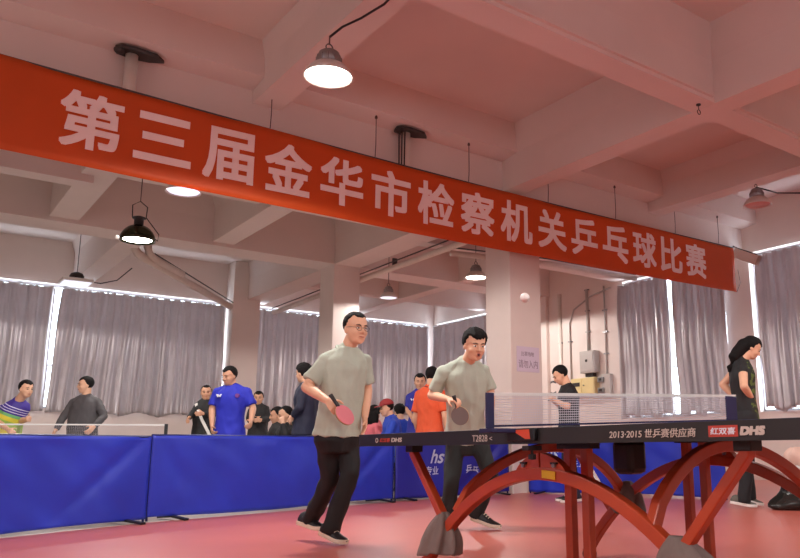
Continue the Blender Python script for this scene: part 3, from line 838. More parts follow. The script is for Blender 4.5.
POSES = {
    'left': ((2.699, 5.23), {'pel': (0.016, 0.0, 0.815), 'nk': (0.064, -0.03, 1.408), 'hd': (0.139, -0.07, 1.558), 'sr': (-0.085, -0.1, 1.333), 'sl': (0.189, 0.1, 1.354), 'er': (-0.193, -0.16, 1.115), 'wr': (0.002, -0.33, 1.002), 'el': (0.205, 0.13, 1.111), 'wl': (0.211, 0.02, 0.91), 'hr': (-0.047, -0.05, 0.771), 'hl': (0.073, 0.06, 0.772), 'kr': (-0.04, 0.04, 0.446), 'kl': (0.117, -0.02, 0.49), 'ar': (-0.206, 0.2, 0.164), 'al': (-0.01, -0.02, 0.108), 'rk': (0.137, -0.42, 0.9), 'tr': (-0.081, 0.12, 0.07), 'tl': (0.118, -0.12, 0.039)}),
    'right': ((4.002, 5.377), {'pel': (0.007, 0.1, 0.78), 'nk': (0.014, -0.08, 1.402), 'hd': (0.09, -0.22, 1.531), 'sr': (-0.201, -0.1, 1.329), 'sl': (0.178, 0.04, 1.357), 'er': (-0.282, -0.04, 1.12), 'wr': (-0.133, -0.27, 1.07), 'el': (0.228, 0.06, 1.122), 'wl': (0.217, -0.02, 0.912), 'hr': (-0.079, 0.06, 0.746), 'hl': (0.094, 0.1, 0.762), 'kr': (-0.118, -0.04, 0.381), 'kl': (0.22, -0.06, 0.461), 'ar': (-0.154, 0.02, 0.059), 'al': (0.091, 0.04, 0.133), 'rk': (-0.032, -0.3, 0.932), 'tr': (-0.151, -0.2, -0.015), 'tl': (0.291, -0.06, 0.031)}),
    'woman': ((7.759, 5.134), {'pel': (0.029, -0.0, 1.055), 'nk': (0.028, 0.0, 1.637), 'hd': (0.16, 0.0, 1.781), 'sr': (-0.004, -0.14, 1.531), 'sl': (0.022, 0.14, 1.582), 'er': (-0.041, -0.24, 1.32), 'wr': (0.086, -0.1, 1.195), 'el': (-0.138, 0.2, 1.379), 'wl': (-0.002, 0.12, 1.187), 'hr': (0.011, -0.08, 1.018), 'hl': (0.054, 0.08, 1.036), 'kr': (-0.013, -0.1, 0.501), 'kl': (0.025, 0.08, 0.498), 'ar': (-0.085, -0.09, 0.092), 'al': (0.047, 0.1, 0.112), 'tr': (0.042, -0.12, 0.019), 'tl': (0.181, 0.08, 0.047)}),
    'phone': ((6.911, 7.135), {'nk': (0.04, 0.0, 1.443), 'hd': (-0.052, 0.0, 1.585), 'sl': (0.059, -0.16, 1.374), 'sr': (0.029, 0.15, 1.41), 'el': (-0.001, -0.2, 1.173), 'wl': (-0.13, -0.12, 1.247), 'er': (-0.043, 0.14, 1.191), 'wr': (-0.146, -0.02, 1.246)}),
    'purple': ((1.442, 12.08), {'pel': (-0.066, -0.0, 0.916), 'nk': (0.075, -0.05, 1.349), 'hd': (0.196, -0.1, 1.497), 'sr': (-0.098, -0.1, 1.268), 'sl': (0.086, 0.1, 1.304), 'er': (-0.11, -0.15, 1.069), 'wr': (0.139, -0.3, 0.96), 'el': (0.115, -0.0, 1.086), 'wl': (0.296, -0.15, 1.092)}),
    'greyzip': ((2.366, 11.875), {'nk': (-0.109, 0.0, 1.426), 'hd': (-0.121, -0.02, 1.585), 'sr': (-0.297, 0.02, 1.374), 'sl': (0.078, 0.0, 1.369), 'er': (-0.363, -0.05, 1.15), 'wr': (-0.4, -0.15, 0.97), 'el': (0.192, -0.05, 1.145), 'wl': (0.142, -0.2, 1.005)}),
    'blue': ((3.624, 9.793), {'nk': (-0.065, -0.0, 1.478), 'hd': (-0.092, -0.04, 1.61), 'sr': (-0.269, 0.0, 1.429), 'sl': (0.157, 0.0, 1.425), 'er': (-0.298, -0.02, 1.186), 'wr': (-0.251, -0.12, 0.98), 'el': (0.221, 0.0, 1.195), 'wl': (0.263, -0.2, 1.035)}),
    'strap': ((4.218, 12.671), {'nk': (-0.044, 0.0, 1.469), 'hd': (-0.036, 0.0, 1.599), 'sr': (-0.136, -0.05, 1.419), 'sl': (0.072, 0.05, 1.423), 'er': (-0.188, -0.1, 1.257), 'wr': (-0.191, -0.25, 1.188), 'el': (0.133, -0.05, 1.256), 'wl': (0.039, -0.28, 1.247)}),
    'black2': ((5.304, 13.052), {'nk': (-0.064, 0.0, 1.445), 'hd': (-0.073, -0.02, 1.565), 'sr': (-0.201, 0.0, 1.385), 'sl': (0.078, 0.0, 1.4), 'er': (-0.227, 0.0, 1.213), 'wr': (-0.03, -0.25, 1.185), 'el': (0.105, 0.0, 1.21), 'wl': (0.039, -0.25, 1.184)}),
    'navy': ((4.33, 9.175), {'nk': (-0.023, 0.0, 1.505), 'hd': (-0.073, -0.0, 1.64), 'sl': (-0.047, -0.16, 1.416), 'sr': (0.029, 0.12, 1.462), 'el': (-0.049, -0.22, 1.188), 'wl': (-0.149, -0.15, 1.081), 'er': (0.019, 0.15, 1.206), 'wr': (-0.127, 0.12, 1.129)}),
    'seat1': ((4.619, 10.741), {'nk': (-0.009, 0.0, 1.048), 'hd': (-0.023, -0.02, 1.165)}),
    'seat2': ((4.418, 9.945), {'nk': (-0.007, 0.0, 1.021), 'hd': (-0.041, -0.02, 1.135), 'wl': (-0.023, -0.2, 1.015), 'el': (0.037, -0.25, 0.844)}),
    'girl': ((5.926, 10.223), {'nk': (-0.004, 0.0, 1.093), 'hd': (-0.014, -0.0, 1.197)}),
    'cap': ((5.821, 9.606), {'nk': (0.005, 0.0, 1.121), 'hd': (-0.058, -0.03, 1.248)}),
    'dark': ((6.717, 10.746), {'nk': (-0.008, 0.0, 1.122), 'hd': (-0.034, 0.0, 1.267)}),
    'blueman': ((6.791, 10.306), {'nk': (-0.009, 0.0, 1.581), 'hd': (-0.007, -0.03, 1.717), 'sr': (-0.184, 0.0, 1.504), 'sl': (0.167, 0.0, 1.501), 'er': (-0.197, 0.0, 1.283), 'wr': (-0.113, -0.2, 1.149)}),
    'orange': ((6.353, 9.379), {'nk': (-0.006, -0.0, 1.564), 'hd': (0.021, 0.02, 1.72)}),
}

# ================================================================== PEOPLE
VIEW_RZ = math.atan2(-math.cos(AZ), math.sin(AZ))
def V3(p): return Vector(p)
def remesh(bm, name, voxel, mats, parent, smooth=3, wrinkle=0.0, wscale=9.0, seed=0.0, squash=None, fine=0.0):
    bmesh.ops.recalc_face_normals(bm, faces=bm.faces)
    me = bpy.data.meshes.new(name); bm.to_mesh(me); bm.free()
    o = bpy.data.objects.new(name, me); COL.objects.link(o)
    md = o.modifiers.new('r', 'REMESH'); md.mode = 'VOXEL'; md.voxel_size = voxel; md.adaptivity = 0
    dg = DG(); dg.update()
    m2 = bpy.data.meshes.new_from_object(o.evaluated_get(dg))
    o.modifiers.clear(); o.data = m2; m2.name = name; bpy.data.meshes.remove(me)
    b = BM(); b.from_mesh(m2)
    for _ in range(smooth): bmesh.ops.smooth_vert(b, verts=b.verts, factor=.5, use_axis_x=True, use_axis_y=True, use_axis_z=True)
    if wrinkle:
        b.normal_update()
        for v in b.verts:
            p = v.co
            q = Vector((p.x*1.0, p.y*1.0, p.z*.55))*wscale
            n1 = noise.noise(q + Vector((seed, 0, 0))); n2 = noise.noise(q*2.3 + Vector((0, seed, 0)))
            # ridged folds run across the cloth
            k = (1 - abs(n1)*2.2)*.7 + n2*.5
            v.co = p + v.normal*(wrinkle*k + fine*noise.noise(p*60))
    b.to_mesh(m2); b.free()
    for x in (mats if isinstance(mats, (list, tuple)) else [mats]): m2.materials.append(x)
    for p in m2.polygons: p.use_smooth = True
    o.parent = parent
    return o
def oval(c, ax, ay, rx, ry, n=20, e=2.4):
    out = []
    for k in range(n):
        a = 2*PI*k/n; cx_, sx_ = math.cos(a), math.sin(a)
        out.append(c + ax*(rx*math.copysign(abs(cx_)**(2/e), cx_)) + ay*(ry*math.copysign(abs(sx_)**(2/e), sx_)))
    return out
def hand(bm, w_, d, nrm, side, curl=.5, s=1.0, thumb=.35):
    d = d.normalized(); nrm = (nrm - d*nrm.dot(d)).normalized(); lat = d.cross(nrm)*side
    rs = []
    for q, wd, th in ((-.012,.024,.020),(.02,.031,.018),(.055,.039,.016),(.088,.040,.012)):
        rs.append(oval(w_ + d*(q*s), lat, nrm, wd*s, th*s, 14, 2.6))
    rings(bm, rs)
    for i, ln in enumerate((.074,.082,.076,.060)):
        p = w_ + d*(.082*s) + lat*((.0300 - .0205*i)*s)
        dirv = (d + lat*(.10 - .07*i)).normalized()
        ang = 0; r = .0092*s
        cu1 = curl[i] if isinstance(curl, (list, tuple)) else curl
        for f in (.46, .30, .24):
            ang += cu1
            v = (dirv*math.cos(ang) + nrm*math.sin(ang))
            q = p + v*(ln*f*s*1.05)
            cap(bm, p, q, r, r*.92, 8); p = q; r *= .92
    p = w_ + d*(.022*s) + lat*(.024*s)
    v = (d*.62 + lat*.72 + nrm*thumb).normalized(); q = p + v*(.048*s); cap(bm, p, q, .0125*s, .0108*s, 8)
    v2 = (d*.85 + lat*.25 + nrm*(thumb + .25)).normalized(); cap(bm, q, q + v2*(.036*s), .0105*s, .0085*s, 8)
def shoe(parent, A, T, m_up, m_sole, L=.285):
    A, T = V3(A), V3(T)
    n = Vector((0, 0, 1)); Hh = A - n*.068
    for _ in range(3):
        e = (T - Hh).normalized(); s = e.cross(Vector((0, 0, 1))).normalized(); n = s.cross(e); Hh = A - n*.068
    heel = T - e*L
    def prof(q, tab):
        for (a, x), (b, y) in zip(tab, tab[1:]):
            if q <= b: return x + (y - x)*(q - a)/(b - a)
        return tab[-1][1]
    wt = [(0,.016),(.04,.030),(.15,.037),(.4,.038),(.68,.048),(.86,.043),(.96,.026),(1,.010)]
    ht = [(0,.050),(.05,.085),(.16,.104),(.32,.104),(.48,.082),(.68,.060),(.86,.048),(.96,.036),(1,.026)]
    rs = []; so = []
    for i in range(19):
        q = i/18; c = heel + e*(L*q); wd, hh = prof(q, wt), prof(q, ht)
        toe = .012*max(0, q - .75)/.25
        ring = []
        for k in range(16):
            a = PI*2*k/16
            x, y = math.cos(a), math.sin(a)
            yy = .022 + (hh - .022)*max(0, y)**.8 if y >= 0 else .022 + .008*y
            tx = wd*x*(1 - .32*max(0, y)**2)
            ring.append(c + s*tx + n*(yy + toe))
        rs.append(ring)
        so.append([c + s*(wd + .006)*x + n*(z + toe) for x, z in ((-.92, 0), (.92, 0), (1.0, .012), (.97, .030), (-.97, .030), (-1.0, .012))])
    o = obj('shoe', rings(BM(), rs), m_up, parent, smooth=True)
    obj('sole', rings(BM(), so), m_sole, o, smooth=False)
    bm = BM()
    for q in (.42, .50, .58):
        c = heel + e*(L*q) + n*(prof(q, ht) - .004)
        tube(bm, [c - s*.022 - n*.006, c + n*.004, c + s*.022 - n*.006], .004, 6)
    obj('laces', bm, m_sole if m_up is m_black else m_white, o, smooth=True)
    return o
m_skin = mat('skin', (226, 176, 144), .5, .05, 8, .03, 120)
m_skin2 = mat('tanned skin', (204, 152, 122), .5, .05, 8, .03, 120)
m_lip = mat('lips', (186, 108, 94), .45)
m_hair = mat('black hair', (20, 17, 17), .75, .2, 30, .5, 90, spec=.2)
m_eyew = mat('eye white', (226, 220, 212), .3, .01)
m_iris = mat('dark iris', (26, 18, 14), .2)
m_brow = mat('eyebrow', (44, 34, 30), .7)
m_mouth = mat('open mouth', (70, 26, 26), .6)

def build_head(bm, c, R, s, front):
    P = lambda x, y, z: c + R @ (Vector((x, y, z))*s)
    ell(bm, P(0, -.010, .034), Vector((.079, .095, .086))*s, R, 20, 14)
    ell(bm, P(0, .026, -.028), Vector((.068, .064, .084))*s, R, 20, 14)
    ell(bm, P(0, .040, -.076), Vector((.051, .046, .036))*s, R, 16, 10)
    ell(bm, P(0, .066, -.094), Vector((.020, .018, .016))*s, R, 12, 8)
    ell(bm, P(0, .066, .024), Vector((.054, .026, .018))*s, R, 14, 8)
    for sx in (1, -1):
        ell(bm, P(sx*.036, .056, -.030), Vector((.026, .030, .024))*s, R, 12, 8)
        ell(bm, P(sx*.074, -.006, -.010), Vector((.010, .022, .032))*s, R, 12, 8)
        ell(bm, P(sx*.011, .094, -.030), Vector((.010, .012, .008))*s, R, 10, 6)
    cap(bm, P(0, .086, .016), P(0, .104, -.026), .009*s, .0125*s, 10)
    ell(bm, P(0, .083, -.060), Vector((.026, .014, .012))*s, R, 12, 8)
def face_parts(root, c, R, s, front, mouth, glasses):
    P = lambda x, y, z: c + R @ (Vector((x, y, z))*s)
    for sx in (1, -1):
        if front:
            e = obj('eye', ell(BM(), P(sx*.030, .0805, .002), Vector((.0135, .0095, .0062))*s, R, 14, 10), m_eyew, root, smooth=True)
            obj('iris', ell(BM(), P(sx*.030, .0875, .002), Vector((.0058, .0036, .0056))*s, R, 12, 8), m_iris, e, smooth=True)
        else:
            obj('eye', ell(BM(), P(sx*.030, .084, .002), Vector((.0125, .008, .0050))*s, R, 12, 8), m_iris, root, smooth=True)
        bm = BM(); tube(bm, [P(sx*.014, .0935, .019), P(sx*.030, .0925, .0255), P(sx*.048, .080, .021)], [.0028*s, .0036*s, .0020*s], 8)
        obj('eyebrow', bm, m_brow, root, smooth=True)
    if mouth == 'open':
        obj('mouth', ell(BM(), P(0, .0935, -.060), Vector((.0105, .007, .010))*s, R, 14, 10), m_mouth, root, smooth=True)
        bm = BM(); tube(bm, [P(.0125*math.cos(a), .0955, -.060 + .0115*math.sin(a)) for a in [i*PI/8 for i in range(16)]], .0042*s, 6, closed=True)
        obj('lips', bm, m_lip, root, smooth=True)
    else:
        bm = BM(); tube(bm, [P(-.022, .086, -.060), P(-.010, .0955, -.0585), P(0, .0965, -.0595), P(.010, .0955, -.0585), P(.022, .086, -.060)], [.002*s, .0042*s, .0042*s, .0042*s, .002*s], 8)
        obj('lips', bm, m_lip, root, smooth=True)
    if glasses:
        g = None
        bm = BM()
        for sx in (1, -1):
            tube(bm, [P(sx*.031 + .021*math.cos(a), .104 - .006*abs(math.cos(a)), -.001 + .017*math.sin(a)) for a in [i*PI/10 for i in range(20)]], .0016*s, 6, closed=True)
            tube(bm, [P(sx*.052, .098, .004), P(sx*.076, .06, .006), P(sx*.080, -.01, .004)], .0016*s, 6)
        tube(bm, [P(-.010, .106, .002), P(0, .109, .005), P(.010, .106, .002)], .0016*s, 6)
        obj('glasses', bm, mat('thin spectacle metal', (70, 56, 50), .3, metal=.6), root, smooth=True)
def build_hair(root, c, R, s, style, m):
    # shell over the skull, tucked inside the head where the face and neck are bare
    bm = BM(); rs = []
    nu, nv = 56, 40
    thick = {'crop': 1.035, 'short': 1.085, 'full': 1.115, 'long': 1.12}[style]
    hl = {'crop': .080, 'short': .066, 'full': .055, 'long': .058}[style]
    for i in range(nv + 1):
        th = PI*(.01 + .98*i/nv); ring = []
        for k in range(nu):
            a = 2*PI*k/nu
            d = Vector((math.sin(th)*math.cos(a), math.sin(th)*math.sin(a), math.cos(th)))
            p = Vector((d.x*.081, -.012 + d.y*.096, .034 + d.z*.088))
            fr = p.y
            lim = hl - .012*math.cos(p.x*40) if fr > .035 else (hl - .095*min(1, (.035 - fr)/.05) if fr > -.015 else -.072 + .1*max(0, fr + .015))
            if style == 'long' and fr < .01: lim = -.10
            jag = (.018 if style == 'full' else .010)*noise.noise(Vector((p.x*60, p.y*60, s*3)))
            f = thick + .03*noise.noise(d*4 + Vector((s, 0, 2))) + .012*noise.noise(d*15)
            if style == 'full': f += .05*noise.noise(Vector((p.x*38, p.y*22, p.z*14))) + (.05 if fr > 0 and p.z > .05 else 0)
            t = max(0, min(1, (p.z - lim - jag)/.010))
            f = .84 + (f - .84)*t
            ring.append(c + R @ (Vector((p.x*f, -.012 + (p.y + .012)*f, .034 + (p.z - .034)*f))*s))
        rs.append(ring)
    rings(bm, rs)
    return obj('hair', bm, m, root, smooth=True)

def person(key, label, yaw, h=None, hyaw=None, hpitch=5, hroll=0, shirt=None, trousers=None, skin=None, hair='short', sleeve='short', front=False,
           hem=-.055, mouth='closed', glasses=False, seated=False, belly=0.0, shoes=None, curl=(.5, .5), hand_d=(None, None), palm_n=(None, None), collar=None, hs=1.0, width=1.0, wrinkle=None, vox=None, group=None):
    (rx_, ry_), p = POSES[key]
    p = {k: V3(v) for k, v in p.items()}
    for k_ in ('tl', 'tr'):
        if k_ in p and p[k_].z < .05: p[k_].z = 0.0
    root = thing('person', label, 'person', (rx_, ry_, .006), VIEW_RZ, group)
    yw = math.radians(yaw); F = Vector((math.sin(yw), -math.cos(yw), 0)); Lx = Vector((math.cos(yw), math.sin(yw), 0)); Z = Vector((0, 0, 1))
    nk = p['nk']
    if h is None: h = 1.76 if seated else nk.z/.825
    J = dict(p)
    g = lambda k, d: J.setdefault(k, d)
    seat_h = .50
    if seated:
        g('pel', Vector((nk.x, nk.y, 0)) - F*.05 + Z*max(seat_h + .08, nk.z - .31*h))
    else: g('pel', Vector((nk.x, nk.y + .0, nk.z - .305*h)))
    pel = J['pel']
    g('hl', pel + Lx*.052*h - Z*.008*h); g('hr', pel - Lx*.052*h - Z*.008*h)
    g('sl', nk + Lx*.098*h*width - Z*.056*h); g('sr', nk - Lx*.098*h*width - Z*.056*h)
    for k_ in ('sl', 'sr'):
        if k_ in p:
            J[k_] = J[k_] - Z*.014*h; q_ = (nk - J[k_]); q_.z = 0; J[k_] = J[k_] + q_*.10
    for s, sg in (('l', 1), ('r', -1)):
        if 'w' + s not in p:
            if seated: g('e' + s, J['s' + s] + Lx*sg*.03*h + F*.06*h - Z*.15*h); g('w' + s, J['e' + s] + F*.13*h - Lx*sg*.05*h - Z*.02*h)
            else: g('e' + s, J['s' + s] + Lx*sg*.035*h - Z*.175*h); g('w' + s, J['e' + s] + F*.05*h - Z*.145*h)
        g('e' + s, (J['s' + s] + J['w' + s])/2 - F*.08)
        if seated:
            g('k' + s, J['h' + s] + F*.24*h + Lx*sg*.03*h - Z*.01*h); g('a' + s, Vector((J['k' + s].x, J['k' + s].y, .085)) + F*.02)
        else:
            g('k' + s, Vector((J['h' + s].x, J['h' + s].y, pel.z*.53)) + Lx*sg*.01 + F*.015); g('a' + s, Vector((J['h' + s].x, J['h' + s].y, .085)) + Lx*sg*.02 - F*.02)
        g('t' + s, Vector((J['a' + s].x, J['a' + s].y, .0)) + F*.19 + Lx*sg*.03)
    hd = J['hd']; hy = math.radians(yaw if hyaw is None else hyaw); hp = math.radians(hpitch)
    hf = Vector((math.sin(hy)*math.cos(hp), -math.cos(hy)*math.cos(hp), -math.sin(hp)))
    hx = Vector((-math.cos(hy), -math.sin(hy), 0)); hz = hx.cross(hf)
    R = Matrix((hx, hf, hz)).transposed()
    if hroll: R = Matrix.Rotation(math.radians(hroll), 3, hf) @ R
    s = hs*h/1.74
    skin = skin or m_skin
    vox = vox or (.0062 if front else .0095)
    Ls = (J['sl'] - J['sr']); Ls.normalize(); Lh = (J['hl'] - J['hr']); Lh.normalize()
    up = (nk - pel).normalized()
    def torso(bm, inf, low, hem=False):
        T = []
        table = [(-.085*h, .060, .048), (-.05*h, .088, .064), (0, .095, .066), (.09*h, .084, .060), (.17*h, .091, .066), (.228*h, .098, .066), (.262*h, .086, .058), (.290*h, .054, .046), (.312*h, .036, .036)]
        tot = (nk - pel).length; k = tot/(.305*h)
        if hem: table = [(low*h, .103, .076)] + [r for r in table if r[0] > low*h + .01]
        for dz, a, b in table:
            q = max(0, min(1, dz*k/tot)); c = pel + up*(dz*k if dz > 0 else dz)
            if dz < 0: c = pel + Z*dz*.85 + (up*dz*.15)
            ax = (Lh*(1 - q) + Ls*q).normalized(); ay = ax.cross(up).normalized()
            bl = belly*math.exp(-((q - .28)/.25)**2)
            c = c - ay*0 + F*bl*.6
            T.append(oval(c, ax, ay, (a*h + inf)*width + bl*.5, b*h + inf + bl*.6, 24))
        rings(bm, T)
        for sd in ('l', 'r'):
            S = J['s' + sd]
            cap(bm, nk - up*.040*h, S, .028*h + inf*.6, .0285*h + inf*.8, 12)
            cap(bm, nk + up*.004*h, nk.lerp(S, .8) + up*.002*h, .030*h + inf*.3, .025*h + inf*.5, 12)
    # ---- body, one continuous skin
    bm = BM()
    torso(bm, 0, 0)
    build_head(bm, hd, R, s, front)
    cap(bm, nk - up*.02*h, hd + R @ Vector((0, -.022, -.055))*s, .035*h, .0325*h, 14)
    arms = (('l', 0), ('r', 1))
    for sd, i in arms:
        S, E, W = J['s' + sd], J['e' + sd], J['w' + sd]
        cap(bm, S, E, .029*h, .0235*h, 12)
        mid = E + (W - E)*.35
        cap(bm, E, mid, .0245*h, .0235*h, 12); cap(bm, mid, W, .0235*h, .0155*h, 12)
        d = V3(hand_d[i]) if hand_d[i] else (W - E).normalized()
        inward = (pel - W); inward.z = 0
        nrm = V3(palm_n[i]) if palm_n[i] else (inward.normalized() + F*.2)
        sgn = 1 if d.cross(nrm).dot(F + Z*.3) > 0 else -1
        hand(bm, W, d, nrm, sgn, curl[i], h/1.76)
    for sd in ('l', 'r'):
        cap(bm, J['h' + sd], J['k' + sd], .046*h, .031*h, 12); cap(bm, J['k' + sd], J['a' + sd], .031*h, .020*h, 12)
        a, t = J['a' + sd], J['t' + sd]
        cap(bm, a - Z*.022, a - Z*.02 + (t - a)*.34, .0165*h, .0135*h, 10)
    remesh(bm, 'body', vox, skin, root, 2)
    face_parts(root, hd, R, s, front, mouth, glasses)
    if hair: build_hair(root, hd, R, s, hair, m_hair)
    # ---- shirt
    wr_ = wrinkle if wrinkle is not None else (.013 if front else .009)
    bm = BM()
    torso(bm, .014, hem, True)
    for sd in ('l', 'r'):
        S, E, W = J['s' + sd], J['e' + sd], J['w' + sd]
        if sleeve == 'short':
            e2 = S + (E - S)*.78
            cap(bm, S, e2, .0325*h, .038*h, 14, flat1=True)
        elif sleeve == 'long':
            cap(bm, S, E, .0335*h, .030*h, 14); cap(bm, E, W + (W - E)*(-.02), .031*h, .0225*h, 14, flat1=True)
    sh = remesh(bm, 'shirt', vox*1.15, shirt, root, 6, wr_, 8.5 if front else 10, hash01(len(label))*9)
    if collar:
        bm = BM(); ca = (hd + R @ Vector((0, -.022, -.055))*s - nk).normalized()
        sA, tA = frame(ca, F)
        cc = nk - up*.006*h
        tube(bm, [cc + sA*(.047*h*math.cos(a)) + tA*(.047*h*math.sin(a)) - Z*.010*h*(1 + ( (sA*math.cos(a) + tA*math.sin(a)).dot(F))) for a in [i*PI/14 for i in range(28)]], .0075*h*.8, 8, closed=True)
        obj('collar', bm, collar, root, smooth=True)
    # ---- trousers
    bm = BM(); T = []
    for dz, a, b in ((.012*h, .088, .064), (-.012*h, .098, .070), (-.05*h, .102, .074), (-.10*h, .080, .066)):
        T.append(oval(pel + Z*dz, Lh, Lh.cross(Z).normalized(), a*h, b*h, 24))
    rings(bm, T)
    for sd in ('l', 'r'):
        Hh, K, A = J['h' + sd], J['k' + sd], J['a' + sd]
        cap(bm, Hh - Z*.01, K, .052*h, .0375*h, 14); cap(bm, K, A + (A - K)*.085, .0375*h, .0365*h, 14, flat1=True)
    remesh(bm, 'trousers', vox*1.25, trousers, root, 3, wr_*.9, 7.5, 3.3)
    for sd in ('l', 'r'): shoe(root, J['a' + sd], J['t' + sd], (shoes or (m_black, m_white))[0], (shoes or (m_black, m_white))[1])
    if seated:
        st = thing('stool', 'plain stool under the seated spectator: ' + label[:0] + label.split(',')[0], 'stool', (rx_, ry_, .006), VIEW_RZ)
        pc = pel.copy(); zt = pel.z - .125*h
        bm = BM(); box(bm, pc.x - .17, pc.x + .17, pc.y - .17, pc.y + .17, zt - .03, zt); obj('seat', bm, m_black, st, bevel=.01)
        for a in (-.13, .13):
            for b in (-.13, .13):
                bm = BM(); tube(bm, [(pc.x + a*1.1, pc.y + b*1.1, 0), (pc.x + a, pc.y + b, zt - .02)], .014, 8); obj('leg', bm, m_grey, st)
    return root, J, R, s, h, F, Lx
def cloth(name, col, **k): return mat(name, col, k.get('rough', .75), k.get('var', .06), k.get('scale', 7), .10, 90)
def racket(loc_local, key, M3, label, face, back):
    (rx_, ry_), p = POSES[key]
    c = V3(loc_local); Rz = Matrix.Rotation(VIEW_RZ, 3, 'Z'); wpt = Vector((rx_, ry_, .006)) + Rz @ c
    t = thing('table_tennis_racket', label, 'racket', wpt)
    t.rotation_euler = (Rz @ M3).to_euler()
    def blade(sc, y0, y1):
        pts = []
        for i in range(40):
            a = 2*PI*i/40; x = .0755*math.sin(a)*sc; z = .079*math.cos(a)*sc
            if z > .055: x *= 1.0
            pts.append((x, z))
        return prism(BM(), pts, 'y', y0, y1)
    obj('blade', blade(1, -.0032, .0032), mat('racket wood', (206, 170, 120), .5), t)
    obj('rubber', blade(.985, -.0068, -.0032), face, t); obj('rubber', blade(.985, .0032, .0068), back, t)
    bm = BM(); rings(bm, [oval(Vector((0, 0, z)), Vector((1, 0, 0)), Vector((0, 1, 0)), a, b, 14) for z, a, b in ((.068, .020, .006), (.085, .0145, .011), (.13, .0135, .0115), (.172, .017, .0125), (.176, .015, .010))])
    obj('handle', bm, m_black, t, smooth=True)
    return t

m_tee = cloth('grey green tee', (176, 184, 168))
m_pants = cloth('black trousers', (15, 14, 16))
m_pants2 = cloth('dark charcoal trousers', (26, 31, 31))
m_sole = mat('cream rubber sole', (226, 214, 192), .6)
m_pinkr = mat('pink rubber', (206, 112, 122), .55, .03)
m_glarer = mat('black rubber with glare', (122, 117, 114), .4, .03)  # black rubber; the glare on it is put into this grey
# --- the two players
r_, J, R, s, h, F, Lx = person('left', 'man in grey tee and glasses holding a pink racket, left end of the table', 50, 1.70, 42, 6, 0, m_tee, m_pants, None, 'crop', 'short', True, glasses=True, hem=-.028, hs=1.08,
    shoes=(m_black, m_sole), curl=(.25, .95), hand_d=((.02, -.12, -1), (.62, -.45, -.55)), palm_n=((-.8, -.4, 0), (.3, .75, -.5)), collar=m_tee)
racket(J['rk'], 'left', Matrix.Rotation(math.radians(-36), 3, 'Y') @ Matrix.Rotation(math.radians(56), 3, 'Z'), 'pink racket in the right hand of the man with glasses', m_pinkr, m_black)
r_, J, R, s, h, F, Lx = person('right', 'man in grey tee bending forward behind the table with lips rounded', 16, 1.72, 24, 16, 0, m_tee, m_pants2, None, 'full', 'short', True, mouth='open', hem=-.028, hs=1.16,
    shoes=(m_black, m_sole), curl=(.3, .7), hand_d=((0, -.1, -1), (.8, -.5, -.12)), palm_n=((-.9, -.2, 0), (.1, .3, -.9)), collar=m_tee)
racket(J['rk'], 'right', Matrix.Rotation(math.radians(-14), 3, 'Y') @ Matrix.Rotation(math.radians(-16), 3, 'Z') @ Matrix.Rotation(math.radians(12), 3, 'X'), 'black racket with painted grey glare held down at the belly of the bending player', m_glarer, m_black)

# --- woman at the right
m_vest = bpy.data.materials.new('black and camouflage vest')
def two_tone(m, c0, c1, c2, axis, edge):
    m.use_nodes = True; nt = m.node_tree; b = nt.nodes['Principled BSDF']; b.inputs['Roughness'].default_value = .75
    tc = nt.nodes.new('ShaderNodeTexCoord'); sp = nt.nodes.new('ShaderNodeSeparateXYZ'); nt.links.new(tc.outputs['Object'], sp.inputs[0])
    mp = nt.nodes.new('ShaderNodeMath'); mp.operation = 'GREATER_THAN'; mp.inputs[1].default_value = edge
    nt.links.new(sp.outputs[axis], mp.inputs[0])
    n = nt.nodes.new('ShaderNodeTexNoise'); n.inputs['Scale'].default_value = 16; nt.links.new(tc.outputs['Object'], n.inputs['Vector'])
    rp = nt.nodes.new('ShaderNodeValToRGB'); rp.color_ramp.interpolation = 'CONSTANT'
    rp.color_ramp.elements[0].color = L3(c1); rp.color_ramp.elements[1].color = L3(c2); rp.color_ramp.elements[1].position = .52
    nt.links.new(n.outputs['Fac'], rp.inputs['Fac'])
    mx = nt.nodes.new('ShaderNodeMix'); mx.data_type = 'RGBA'; mx.inputs[6].default_value = L3(c0)
    nt.links.new(mp.outputs[0], mx.inputs[0]); nt.links.new(rp.outputs['Color'], mx.inputs[7]); nt.links.new(mx.outputs[2], b.inputs['Base Color'])
two_tone(m_vest, (26, 26, 28), (34, 38, 28), (88, 104, 44), 'X', .055)
m_skirt = cloth('black slacks', (24, 24, 28))
m_trainer = cloth('grey trainers', (96, 92, 84))
rw, J, R, s, h, F, Lx = person('woman', 'woman in black sleeveless top looking down, standing at right with hand on hip', 78, 1.86, 84, 32, 0, m_vest, m_skirt, m_skin, 'long', 'none', False,
    shoes=(m_trainer, m_white), curl=(.6, .6), width=.86, vox=.0085)
hd = J['hd']
bm = BM()
P = lambda x, y, z: hd + R @ (Vector((x, y, z))*s)
pts = [P(0, -.03, .06), hd + Vector((-.08, 0, .03)), hd + Vector((-.16, 0, -.05)), hd + Vector((-.22, .0, -.12)), hd + Vector((-.27, .0, -.22)), hd + Vector((-.28, 0, -.28))]
tube(bm, pts, [.07, .085, .075, .06, .035, .010], 14)
remesh(bm, 'long_hair', .009, m_hair, rw, 3, .006, 16)

